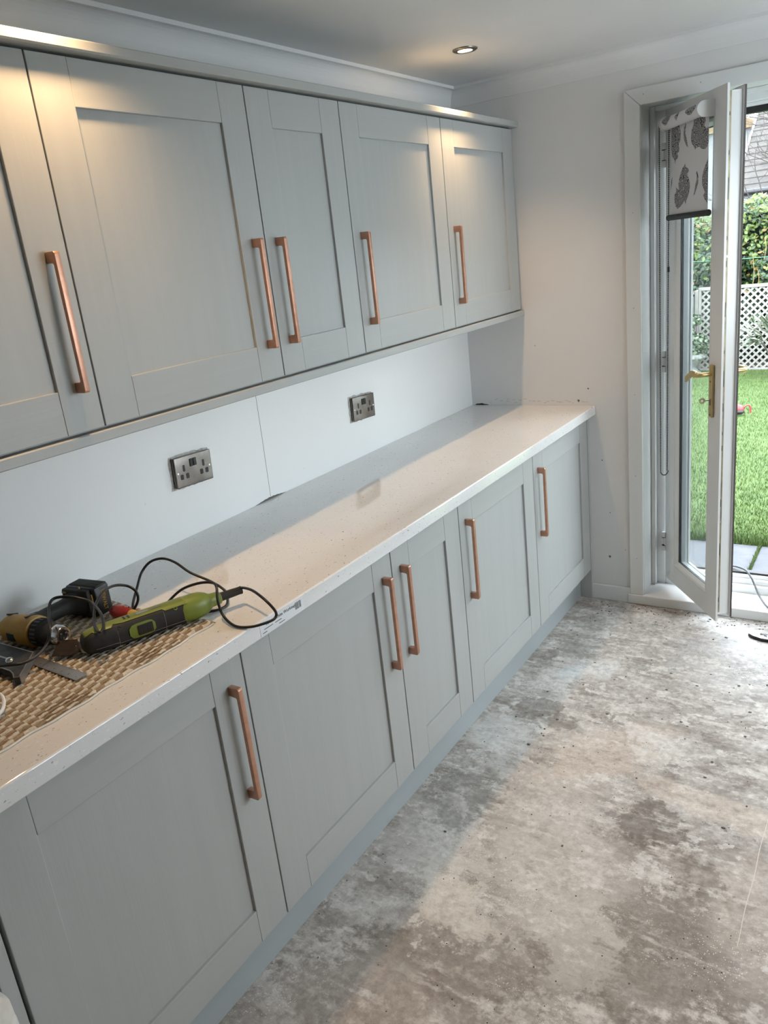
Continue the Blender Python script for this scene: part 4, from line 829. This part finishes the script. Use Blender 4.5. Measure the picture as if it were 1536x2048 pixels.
b = B(); tube(b, spline([(0.30, 0.80, -0.0945), (0.70, 0.62, -0.0945), (0.93, 0.45, -0.05), (1.06, 0.27, 0.118), (1.1102, 0.24, 0.1285), (1.140, 0.222, 0.1325), (1.172, 0.200, 0.1300), (1.200, 0.165, 0.112), (1.2183, 0.138, 0.090), (1.248, 0.085, 0.062), (1.287, 0.020, 0.0515), (1.325, -0.012, 0.0505), (1.36, -0.035, 0.035), (1.39, -0.06, 0.008), (1.45, -0.12, 0.0048), (1.60, -0.25, 0.0048), (1.9, -0.30, 0.0048)], 8), 0.0042, 8)
tag(obj('extension_lead', b, 'grey_cable', smooth=True, angle=None), 'grey electric lead running in over the door sill from the garden', 'cable')
# white sack beside the cabinet run
MT['sack'] = noisy('white_paper_sack', (0.62, 0.62, 0.59), (0.52, 0.51, 0.48), 25, 0.85, bump=0.4, bscale=40)
b = B(); rows = []; rnd = random.Random(11)
for q, wx, wy in ((0.0, .060, .075), (0.04, .066, .084), (0.2, .069, .087), (0.40, .068, .086), (0.56, .068, .085), (0.610, .064, .080), (0.628, .050, .066), (0.634, .044, .058), (0.645, .056, .066), (0.675, .058, .068), (0.690, .040, .052)):
    rows.append([(0.594+math.copysign(abs(math.cos(a))**0.55, math.cos(a))*wx+rnd.uniform(-.003, .003), -2.957+math.copysign(abs(math.sin(a))**0.6, math.sin(a))*wy+rnd.uniform(-.003, .003), 0.0008+q) for a in [2*math.pi*k/28 for k in range(28)]])
loft(b, rows); tag(obj('white_sack', b, 'sack', smooth=True, angle=70), 'white paper sack standing on the floor beside the end of the cabinets', 'sack')
# crumbs swept against the sill
b = B(); rnd = random.Random(21)
for k in range(260):
    x = rnd.uniform(0.56, 1.45); y = -0.02-abs(rnd.gauss(0, 1))*(0.05 if rnd.random() < .5 else 0.9)
    if x < 0.72: y -= 0.02
    q = rnd.uniform(0.001, 0.0034); bmesh.ops.create_icosphere(b, subdivisions=0 if False else 1, radius=q, matrix=Matrix.Translation((x, y, q*0.5)) @ Matrix.Diagonal((rnd.uniform(.6, 2.2), rnd.uniform(.6, 1.6), .6, 1)))
tag(obj('rubble_crumb', b, 'soot'), 'small dark crumbs and grit scattered over the concrete floor', 'debris', kind='stuff')

b = B(); P = [(1.463+0.0012*math.sin(k*0.6), -1.20-0.52*k/24) for k in range(25)]
for (xa, ya), (xc2, yc) in zip(P, P[1:]): b.faces.new([b.verts.new(p) for p in ((xa-0.0009, ya, 0.0004), (xa+0.0009, ya, 0.0004), (xc2+0.0009, yc, 0.0004), (xc2-0.0009, yc, 0.0004))])
bmesh.ops.remove_doubles(b, verts=b.verts, dist=0.0001); j = obj('plaster_line', b, 'cream_edge'); j.parent = bpy.data.objects['floor']
# ---------------------------------------------------------------- the garden
ZG = -0.10
KD = 0.62        # daylight outdoors is strong: keep outdoor albedos low
def oM(name, c, *a, **k): return M(name, tuple(x*KD for x in c), *a, **k)
def onoisy(name, c1, c2, *a, **k): return noisy(name, tuple(x*KD for x in c1), tuple(x*KD for x in c2), *a, **k)
MT['soil'] = onoisy('dark_soil', (0.05, 0.04, 0.03), (0.08, 0.065, 0.045), 6, 0.95)
MT['turf'] = onoisy('mown_turf', (0.052, 0.105, 0.012), (0.088, 0.145, 0.026), 7, 0.9, bump=0.5, bscale=120)
MT['slab'] = onoisy('grey_paving_slab', (0.085, 0.09, 0.105), (0.115, 0.12, 0.135), 14, 0.8, bump=0.3, bscale=120)
MT['moss'] = onoisy('mossy_joint', (0.07, 0.10, 0.03), (0.12, 0.11, 0.06), 60, 0.95)
b = B(); box(b, (-14, 0.28, ZG-0.25), (16, 40, ZG-0.05)); struct('ground', b, 'soil', 'dark garden soil')
b = B(); box(b, (-6, 1.12, ZG-0.05), (9, 6.85, ZG-0.004)); struct('lawn', b, 'turf', 'mown green lawn behind the house')
pt = thing('patio', (1.1, 0.7, ZG), 'strip of grey paving slabs outside the garden door', 'paving', kind='structure')
b = B(); box(b, (-2.5, 0.285, ZG-0.05), (5, 1.119, ZG-0.012)); obj('mossy_bed', b, 'moss', pt)
sb = B(); box(sb, (-0.29, -0.405, -0.04), (0.29, 0.405, 0.0), 0.006, 2); sme = None
for k in range(-4, 6):
    o = obj('slab', sb, 'slab', pt, local=True) if sme is None else bpy.data.objects.new('slab', sme)
    if sme is None: sme = o.data
    else: COL.objects.link(o); o.parent = pt
    o.location = (0.81+0.592*k-1.1, 0.70-0.7, 0.0)
# grass
MT['grass'] = onoisy('grass_blades', (0.066, 0.132, 0.018), (0.112, 0.175, 0.034), 3, 0.6)
vs2, fs2 = [], []; rnd = random.Random(2)
def blade(x, y, h, wd):
    a = rnd.uniform(0, 6.28); lx, ly = rnd.uniform(-.5, .5)*h, rnd.uniform(-.5, .5)*h; i = len(vs2)
    vs2.extend(((x-math.cos(a)*wd, y-math.sin(a)*wd, ZG-0.005), (x+math.cos(a)*wd, y+math.sin(a)*wd, ZG-0.005), (x+lx, y+ly, ZG+h))); fs2.append((i, i+1, i+2))
for k in range(90000):
    y = 1.13+5.6*rnd.random()**1.7; x = rnd.uniform(-1.6, 1.9); blade(x, y, rnd.uniform(.010, .024), rnd.uniform(.0016, .0034))
for k in range(6000): blade(rnd.uniform(-1.6, 1.9), 1.105+rnd.random()**2*0.12, rnd.uniform(.02, .055), 0.003)
for k in range(500): blade(1.106+rnd.uniform(-.006, .006), rnd.uniform(0.75, 1.12), rnd.uniform(.006, .02), 0.002)
me = bpy.data.meshes.new('grass'); me.from_pydata(vs2, [], fs2); me.materials.append(MT['grass'])
o = bpy.data.objects.new('grass', me); COL.objects.link(o); tag(o, 'short green grass blades covering the lawn', 'grass', kind='stuff')

# lattice fence
MT['lattice'] = onoisy('cream_painted_wood', (0.38, 0.365, 0.335), (0.32, 0.305, 0.275), 9, 0.7)
FY = 6.76; FZT = 0.866; FZB = ZG-0.01
def fence(x0, wd, label):
    f = thing('lattice_fence', (x0+wd/2, FY, FZB), label, 'fence', 'lattice fence panels')
    H_ = FZT-FZB
    for (lo, hi, nm) in (((x0, FY-0.022, FZT-0.035), (x0+wd, FY+0.022, FZT), 'rail'), ((x0, FY-0.022, FZB+0.005), (x0+wd, FY+0.022, FZB+0.03), 'rail'), ((x0, FY-0.022, FZB+0.005), (x0+0.03, FY+0.022, FZT-0.035), 'stile'), ((x0+wd-0.03, FY-0.022, FZB+0.005), (x0+wd, FY+0.022, FZT-0.035), 'stile')):
        b = B(); box(b, lo, hi, 0.003, 1); obj(nm, b, 'lattice', f)
    iw, ih = wd-0.05, H_-0.055; x_in, z_in = -iw/2, 0.028; cache = {}
    for lay, sgn in ((0, 1), (1, -1)):
        c = -ih+0.02
        while c < iw:
            # line x = c + t, z = t  (mirrored for the second layer), clipped to the panel
            t0, t1 = max(0.0, -c), min(ih, iw-c)
            if t1-t0 > 0.03:
                L_ = round((t1-t0)*math.sqrt(2), 3)
                if L_ not in cache:
                    b = B(); box(b, (-L_/2, -0.0035, -0.011), (L_/2, 0.0035, 0.011)); o = obj('lath', b, 'lattice', f, local=True); cache[L_] = o.data
                else:
                    o = bpy.data.objects.new('lath', cache[L_]); COL.objects.link(o); o.parent = f
                tm = (t0+t1)/2; xx = x_in+c+tm; o.location = (xx if sgn > 0 else -xx, (-0.0045 if lay == 0 else 0.0045), z_in+tm); o.rotation_euler = (0, -math.pi/4*sgn, 0)
            c += 0.0795
fence(-0.407, 1.83, 'cream lattice fence panel behind the variegated shrub'); fence(1.44, 1.83, 'cream lattice fence panel farther from the stone pillar')
b = B(); box(b, (-0.447, FY-0.035, ZG-0.04), (-0.409, FY+0.035, 0.84), 0.004, 1); tag(obj('fence_post', b, 'lattice'), 'cream wooden post at the end of the lattice fence', 'post')
# stone pillar with cap, terracotta figure, urn with shrub
MT['stone'] = onoisy('pale_reconstituted_stone', (0.30, 0.31, 0.29), (0.22, 0.23, 0.205), 12, 0.85, bump=0.4)
MT['mortar'] = onoisy('ochre_mortar', (0.27, 0.22, 0.12), (0.22, 0.18, 0.10), 30, 0.9)
sp = thing('stone_pillar', (-0.66, 6.72, ZG), 'pale stone pillar beside the lattice fence', 'pillar')
z = ZG-0.03
for h in (0.30, 0.29, 0.29):
    b = B(); box(b, (-0.79, 6.60, z), (-0.455, 6.86, z+h), 0.012, 2); obj('stone_block', b, 'stone', sp); z += h
    b = B(); box(b, (-0.782, 6.608, z), (-0.463, 6.852, z+0.014)); obj('mortar_joint', b, 'mortar', sp); z += 0.014
b = B(); box(b, (-0.81, 6.585, z), (-0.449, 6.88, z+0.03), 0.008, 2); obj('coping', b, 'stone', sp); zp = z+0.03
MT['terracotta'] = onoisy('terracotta', (0.38, 0.17, 0.09), (0.30, 0.125, 0.065), 30, 0.8)
b = B(); fx, fy = -0.512, 6.70
sphere(b, (fx, fy, zp+0.052), 0.045, 3, (1.05, .8, 1.1)); sphere(b, (fx, fy, zp+0.105), 0.036, 3, (1.05, .75, 1.2)); sphere(b, (fx+0.002, fy-0.006, zp+0.166), 0.027, 3, (.95, 1, 1.12)); sphere(b, (fx, fy+0.002, zp+0.192), 0.016, 2)
for s_ in (-1, 1):
    tube(b, spline([(fx+s_*0.034, fy, zp+0.128), (fx+s_*0.052, fy-0.008, zp+0.098), (fx+s_*0.040, fy-0.032, zp+0.072)], 5), 0.0125, 10)
    tube(b, spline([(fx+s_*0.018, fy-0.01, zp+0.030), (fx+s_*0.030, fy-0.055, zp+0.034), (fx+s_*0.024, fy-0.070, zp+0.010)], 5), 0.0165, 10)
    sphere(b, (fx+s_*0.024, fy-0.078, zp+0.009), 0.013, 2, (.9, 1.5, .7))
box(b, (fx-0.06, fy-0.085, zp+0.0005), (fx+0.06, fy+0.05, zp+0.010), 0.003)
o = obj('garden_figure', b, 'terracotta', smooth=True, angle=None); rm = o.modifiers.new('remesh', 'REMESH'); rm.mode = 'VOXEL'; rm.voxel_size = 0.006; rm.use_smooth_shade = True
tag(o, 'small terracotta seated garden figure on the stone pillar', 'ornament')
LEAF = [(0.0, -.5), (0.30, -.12), (0.24, .22), (0, .5), (-0.24, .22), (-0.30, -.12)]
def leaves(pts, size, mats, rnd, curl=0.25):
    """a joined cloud of six-cornered leaves with a folded midrib; pts: (point, outward normal)"""
    V, F, I = [], [], []
    for p, nrm in pts:
        q = Vector((nrm.x+rnd.uniform(-.8, .8), nrm.y+rnd.uniform(-.8, .8), nrm.z+rnd.uniform(-.5, .9))).normalized()
        a, b_ = frame_from(q, (rnd.uniform(-1, 1), rnd.uniform(-1, 1), rnd.uniform(-1, 1))); s = size*rnd.uniform(.6, 1.25); i = len(V)
        for x, y in LEAF: V.append(p+a*(x*s)+b_*(y*s)-q*(curl*abs(x)*s))
        F.append((i, i+1, i+2, i+3)); F.append((i, i+3, i+4, i+5)); mi = rnd.choices(range(len(mats)), [m_[1] for m_ in mats])[0]; I += [mi, mi]
    me = bpy.data.meshes.new('foliage'); me.from_pydata(V, [], F)
    for m_, _ in mats: me.materials.append(MT[m_])
    me.polygons.foreach_set('material_index', I); return me
def leafmat(nm, c): 
    m = oM(nm, c, 0.45); b_ = m.node_tree.nodes['Principled BSDF']; b_.inputs['Transmission Weight'].default_value = 0.0; MT[nm] = m
leafmat('leaf_dark', (0.012, 0.040, 0.014)); leafmat('leaf_mid', (0.045, 0.105, 0.028)); leafmat('leaf_lime', (0.13, 0.20, 0.03)); leafmat('leaf_yellow', (0.20, 0.135, 0.022)); leafmat('leaf_pale', (0.24, 0.29, 0.19)); leafmat('leaf_cream', (0.36, 0.38, 0.27)); leafmat('leaf_grey', (0.085, 0.135, 0.065))
MT['bark'] = onoisy('grey_bark', (0.075, 0.065, 0.055), (0.12, 0.105, 0.09), 20, 0.9)
# hedge behind the fence
hx = thing('garden_hedge', (0.5, 7.6, ZG), 'tall bright green hedge with yellowing leaves behind the lattice fence', 'hedge')
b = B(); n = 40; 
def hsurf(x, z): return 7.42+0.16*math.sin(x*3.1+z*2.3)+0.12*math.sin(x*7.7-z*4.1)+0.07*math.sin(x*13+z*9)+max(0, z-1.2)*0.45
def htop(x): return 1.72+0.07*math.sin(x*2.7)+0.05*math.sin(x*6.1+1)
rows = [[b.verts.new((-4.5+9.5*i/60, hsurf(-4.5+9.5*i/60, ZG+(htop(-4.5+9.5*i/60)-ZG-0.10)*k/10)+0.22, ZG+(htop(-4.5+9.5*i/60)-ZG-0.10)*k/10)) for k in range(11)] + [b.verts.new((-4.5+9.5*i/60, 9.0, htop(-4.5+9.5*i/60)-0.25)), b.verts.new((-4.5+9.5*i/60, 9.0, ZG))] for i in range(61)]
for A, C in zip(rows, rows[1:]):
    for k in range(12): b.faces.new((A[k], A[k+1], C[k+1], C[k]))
MT['hedge_core'] = oM('hedge_shadow_core', (0.012, 0.022, 0.010), 0.9); obj('shade_core', b, 'hedge_core', hx)  # solid near-black backing: the hedge's inner shade put into its colour
rnd = random.Random(8); groups = {'base': [], 'lo': [], 'hi': []}
for k in range(21000):
    x = rnd.uniform(-2.6, 3.4) if k % 5 else rnd.uniform(-4.4, 5); tz = htop(x); z = ZG+0.1+(tz-ZG-0.06)*rnd.random()**0.8
    y = hsurf(x, z)+rnd.uniform(-.10, .18); n_v = Vector((0.3*math.cos(x*7), -1, 0.55)).normalized()
    if rnd.random() < 0.22: z = tz+rnd.uniform(-.12, .05); y = hsurf(x, z)+rnd.uniform(-.05, .9); n_v = Vector((0, -.5, 1))
    if z < 0.4 and rnd.random() < .5: continue
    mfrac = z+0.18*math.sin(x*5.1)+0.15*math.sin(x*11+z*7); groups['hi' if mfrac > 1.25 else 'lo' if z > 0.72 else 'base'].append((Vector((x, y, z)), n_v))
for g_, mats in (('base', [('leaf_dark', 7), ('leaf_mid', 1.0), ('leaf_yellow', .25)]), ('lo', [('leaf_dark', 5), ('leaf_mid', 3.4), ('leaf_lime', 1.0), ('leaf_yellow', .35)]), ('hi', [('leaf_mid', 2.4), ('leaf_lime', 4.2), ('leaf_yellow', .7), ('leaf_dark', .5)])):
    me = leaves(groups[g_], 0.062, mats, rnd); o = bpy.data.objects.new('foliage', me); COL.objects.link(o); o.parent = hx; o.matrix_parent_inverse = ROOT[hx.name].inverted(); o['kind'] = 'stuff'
for x, z0_, z1_ in ((0.10, 0.75, 1.15), (0.155, 0.78, 1.0), (0.31, 0.9, 1.35), (0.22, 1.1, 1.35), (-0.2, 0.7, 1.1)):
    b = B(); tube(b, spline([(x, 7.18, z0_), (x+0.015, 7.20, (z0_+z1_)/2), (x-0.012, 7.26, z1_)], 4), 0.004, 6); obj('stem', b, 'leaf_yellow', hx)
# urn and shrub by the pillar
ur = thing('stone_urn', (-0.45, 6.46, ZG), 'weathered stone urn planter standing on the lawn by the pillar', 'planter')
ux, uy = -0.415, 6.46
b = B(); lathe(b, [(0.10, -0.005), (0.105, 0.03), (0.075, 0.05), (0.055, 0.075), (0.06, 0.10), (0.105, 0.14), (0.135, 0.19), (0.140, 0.235), (0.128, 0.245), (0.120, 0.235), (0.115, 0.20), (0.0, 0.20)], (ux, uy, ZG), (0, 0, 1), 28, cap=False); obj('bowl', b, 'stone', ur, smooth=True, angle=60)
b = B(); box(b, (ux-0.115, uy-0.115, ZG-0.008), (ux+0.115, uy+0.115, ZG+0.0), 0.002, 1); obj('foot', b, 'stone', ur)
for k in range(10):
    a = 2*math.pi*k/10; b = B(); sphere(b, (ux+0.128*math.cos(a), uy+0.128*math.sin(a), ZG+0.205), 0.032, 2, (1, 1, .75)); obj('carved_swag', b, 'stone', ur, smooth=True)
us = thing('urn_shrub', (ux, uy, ZG+0.2), 'green and white leafed shrub growing in the stone urn', 'shrub')
pts = []; rnd = random.Random(4)
for c, r_, n in (((ux+0.02, uy, 0.28), 0.16, 420), ((ux+0.05, uy+0.02, 0.20), 0.13, 220), ((ux+0.02, uy, 0.53), 0.10, 160), ((ux-0.04, uy, 0.42), 0.09, 90)):
    for k in range(n):
        v_ = Vector((rnd.gauss(0, 1), rnd.gauss(0, 1), rnd.gauss(0, 1))).normalized(); pts.append((Vector(c)+Vector((v_.x, v_.y, v_.z*.75))*r_*rnd.uniform(.6, 1), v_))
me = leaves(pts, 0.05, [('leaf_grey', 4), ('leaf_pale', 3), ('leaf_mid', 2), ('leaf_dark', 1)], rnd); o = bpy.data.objects.new('foliage', me); COL.objects.link(o); o.parent = us; o.matrix_parent_inverse = ROOT[us.name].inverted(); o['kind'] = 'stuff'
for dx in (-0.02, 0.02, 0.0): 
    b = B(); tube(b, spline([(ux+dx, uy, ZG+0.205), (ux+dx*2, uy+0.01, 0.3), (ux+dx*1.5+0.02, uy, 0.52)], 4), 0.006, 6); obj('stem', b, 'bark', us)
# variegated shrub in front of the lattice: large separate leaves
vg = thing('variegated_shrub', (0.48, 6.25, ZG), 'variegated cream and green leafed shrub in front of the lattice fence', 'shrub')
for k in range(7):
    a = rnd.uniform(0, 6.28); q = rnd.uniform(.12, .32); b = B(); tube(b, spline([(0.48, 6.25, ZG-0.01), (0.48+q*.4*math.cos(a), 6.25+q*.4*math.sin(a), 0.15), (0.48+q*math.cos(a), 6.25+q*math.sin(a), rnd.uniform(.3, .55))], 4), [0.008]*9 and 0.007, 6); obj('stem', b, 'bark', vg)
def vleaf(nm, c1, c2):
    m = oM(nm, c1, .45); t = NT(m); v = t.coord((1, 1, 1)); sx = t.n('ShaderNodeSeparateXYZ'); t.l(v, sx.inputs[0]); d_ = t.math('ADD', t.math('ABSOLUTE', sx.outputs[0]), t.math('MULTIPLY', t.noise(v, 70, 2).outputs[0], .012)); t.color(t.ramp(t.math('MULTIPLY', d_, 30), [(0.40, tuple(x*KD for x in c1)), (0.55, tuple(x*KD for x in c2))])); MT[nm] = m
vleaf('leaf_variegated', (0.075, 0.125, 0.075), (0.36, 0.38, 0.29))
b = B(); s = 0.10; g = [[b.verts.new((x*wd*s, y*s, z_*s)) for x, z_ in ((-1, -.07), (-.45, 0.0), (0, -.03), (.45, 0.0), (1, -.07))] for y, wd in ((0, .03), (.18, .22), (.40, .33), (.62, .29), (.84, .14), (1.0, .01))]
for A, C in zip(g, g[1:]):
    for k in range(4): b.faces.new((A[k], A[k+1], C[k+1], C[k]))
lo_ = obj('leaf', b, 'leaf_variegated', vg, local=True, smooth=True, angle=None); lme = lo_.data
for k in range(150):
    o = lo_ if k == 0 else bpy.data.objects.new('leaf', lme)
    if k: COL.objects.link(o); o.parent = vg
    th = rnd.uniform(0, 6.28); ph = rnd.uniform(-.25, 1.3); r_ = rnd.uniform(.16, .34); d_ = Vector((math.cos(th)*math.cos(ph), math.sin(th)*math.cos(ph)*.7, math.sin(ph)))
    o.location = Vector((0, 0, 0.42))+Vector((d_.x*r_, d_.y*r_, d_.z*r_*.8)); dd = (d_+Vector((rnd.uniform(-.6, .6), rnd.uniform(-.6, .3), rnd.uniform(-.7, .4)))).normalized()
    o.rotation_euler = dd.to_track_quat('Y', 'Z').to_euler(); o.scale = (rnd.uniform(.8, 1.3),)*3
# red toy on the grass
tr = thing('garden_toy', (0.45, 4.33, ZG), 'red and black plastic toy with a curved tail lying on the lawn', 'toy')
MT['toy_red'] = oM('toy_red_plastic', (0.42, 0.045, 0.05), 0.4); tx, ty = 0.435, 4.33
b = B(); sphere(b, (tx, ty, ZG+0.055), 0.055, 3, (1.25, .95, .85)); obj('toy_body', b, 'toy_red', tr, smooth=True)
b = B(); sphere(b, (tx+0.022, ty-0.010, ZG+0.034), 0.045, 3, (1.1, 1.02, .62)); obj('toy_belly', b, 'black', tr, smooth=True)
b = B(); tube(b, spline([(tx+0.06, ty, ZG+0.062), (tx+0.085, ty, ZG+0.086), (tx+0.108, ty, ZG+0.088), (tx+0.120, ty, ZG+0.065), (tx+0.118, ty, ZG+0.02)], 5), [0.007]*8+[0.0075]*13, 8); obj('toy_tail', b, 'toy_red', tr, smooth=True)
for s_ in (-1, 1):
    b = B(); lathe(b, [(0.016, 0), (0.012, 0.008), (0.0, 0.022)], (tx-0.050, ty+s_*0.022, ZG+0.085), (-0.4, 0, 1), 12); obj('toy_ear', b, 'toy_red', tr, smooth=True)
# washing line
MT['line'] = oM('green_line', (0.10, 0.36, 0.20), 0.5); MT['pole'] = oM('grey_pole', (0.16, 0.17, 0.17), 0.4, 0.6)
wl_ = thing('washing_line', (0.6, 5.0, ZG), 'thin green washing line strung across the garden', 'washing line')
b = B(); P = [(-2.4+6.2*k/30, 5.0, 1.20+0.045*((-2.4+6.2*k/30)-0.45)**2+0.028) for k in range(31)]; tube(b, P, 0.0028, 6); obj('line', b, 'line', wl_, smooth=True)
for p in (P[0], P[-1]):
    b = B(); tube(b, [(p[0], 5.0, ZG-0.03), (p[0], 5.0, p[2]+0.06)], 0.022, 12); obj('pole', b, 'pole', wl_, smooth=True)
# neighbouring bungalow
MT['render'] = oM('white_render', (0.27, 0.275, 0.28), 0.8); MT['gutter'] = oM('dark_gutter', (0.03, 0.032, 0.036), 0.4)
def roof_mat():
    m = oM('weathered_tiles', (0.15, 0.14, 0.125), 0.9); t = NT(m); v = t.coord(); br = t.n('ShaderNodeTexBrick'); t.l(t.coord((1, 1, 1)), br.inputs[0])
    n1 = t.noise(v, 2.2, 5, .65); c = t.ramp(n1.outputs[0], [(0.35, (0.034, 0.032, 0.029)), (0.6, (0.055, 0.050, 0.044)), (0.70, (0.085, 0.070, 0.030))]); c = t.mix(0.6, c, t.ramp(t.noise(v, 16, 4, .7).outputs[0], [(0.3, 0.3), (0.7, 0.72)]), 'OVERLAY'); t.color(c); return m
MT['tiles'] = roof_mat()
hs = thing('bungalow', (3.5, 16.5, ZG), 'white neighbouring bungalow with a weathered tiled roof behind the hedge', 'house')
HX0, HX1, HY0 = -1.28, 9.0, 14.2
b = B(); box(b, (HX0+0.15, HY0, ZG), (HX1, HY0+5.6, 2.02)); obj('wall', b, 'render', hs)
b = B(); pts_ = []; ncr = 17; sl = 0.62; 
for k in range(ncr):
    y0_ = HY0-0.30+0.19*k; z0_ = 2.06+0.19*k*sl; pts_ += [(y0_, z0_), (y0_+0.19, z0_+0.19*sl-0.018)]
poly = pts_ + [(HY0-0.30+0.19*ncr, 2.06+0.19*ncr*sl-0.09), (HY0-0.30, 1.985)]
prism(b, poly, axes((HX0, 0, 0), (0, 1, 0), (0, 0, 1), (1, 0, 0)), HX1-HX0); obj('roof', b, 'tiles', hs)
b = B(); prism(b, [(y_+0.0, z_+0.03) for y_, z_ in ((HY0-0.30, 2.02), (HY0-0.30+0.19*ncr, 2.06+0.19*ncr*sl))] + [(HY0-0.30+0.19*ncr, 1.9+0.19*ncr*sl), (HY0-0.30, 1.90)], axes((HX0-0.04, 0, 0), (0, 1, 0), (0, 0, 1), (1, 0, 0)), 0.04); obj('barge_board', b, 'render', hs)
b = B(); tube(b, [(HX0-0.05, HY0-0.36, 2.025), (HX1, HY0-0.36, 2.025)], 0.055, 10); obj('gutter', b, 'gutter', hs, smooth=True)
b = B(); box(b, (HX0, HY0-0.31, 1.86), (HX1, HY0-0.27, 2.0)); obj('fascia', b, 'render', hs)
# second roof farther away
h2 = thing('distant_house', (-3.0, 24, ZG), 'farther house with an ochre gable roof beyond the bungalow', 'house')
MT['ochre_roof'] = onoisy('ochre_roof_tiles', (0.26, 0.18, 0.09), (0.20, 0.14, 0.075), 5, .9)
b = B(); box(b, (-7.6, 23, ZG), (-2.2, 28, 4.0)); obj('wall', b, 'render', h2)
b = B(); prism(b, [(-7.8, 3.95), (-2.0, 3.95), (-4.9, 5.3)], axes((0, 22.8, 0), (1, 0, 0), (0, 0, 1), (0, -1, 0)), -5.4); obj('roof', b, 'ochre_roof', h2)
# bare tree between hedge and bungalow
tb = thing('bare_tree', (1.6, 11.0, ZG), 'bare branched tree reaching across the bungalow roof', 'tree'); rnd = random.Random(17)
trunk = B(); twigs = B()
def grow(bm, p, d, L_, r_, lev):
    q = [p]; n = 5
    for k in range(n):
        d = (d+Vector((rnd.uniform(-.22, .22), rnd.uniform(-.22, .22), rnd.uniform(-.12, .22)))).normalized(); q.append(q[-1]+d*(L_/n))
    tube(bm if lev < 2 else twigs, q, [r_*(1-.55*k/n) for k in range(n+1)], 6 if lev < 2 else 4)
    if lev >= 4: return
    for k in range(4 if lev else 7):
        i = rnd.randint(2, n); dd = (d+Vector((rnd.uniform(-1, 1), rnd.uniform(-.8, .8), rnd.uniform(-.3, .9)))).normalized(); grow(bm, q[i], dd, L_*rnd.uniform(.5, .75), r_*.52, lev+1)
grow(trunk, Vector((1.7, 11.0, ZG-0.05)), Vector((-.10, 0, 1)), 1.9, 0.075, 0)
for st_, dd in (((1.55, 11, 1.3), (-1, 0, .35)), ((1.5, 11, 1.6), (-1, 0, .75)), ((1.5, 11, 1.7), (-.8, .1, 1.1)), ((1.6, 11, 1.5), (-1, -.1, .5))): grow(trunk, Vector(st_), Vector(dd).normalized(), 1.9, 0.034, 1)
obj('trunk', trunk, 'bark', tb, smooth=True, angle=None); o = obj('branches', twigs, 'bark', tb); o['kind'] = 'stuff'
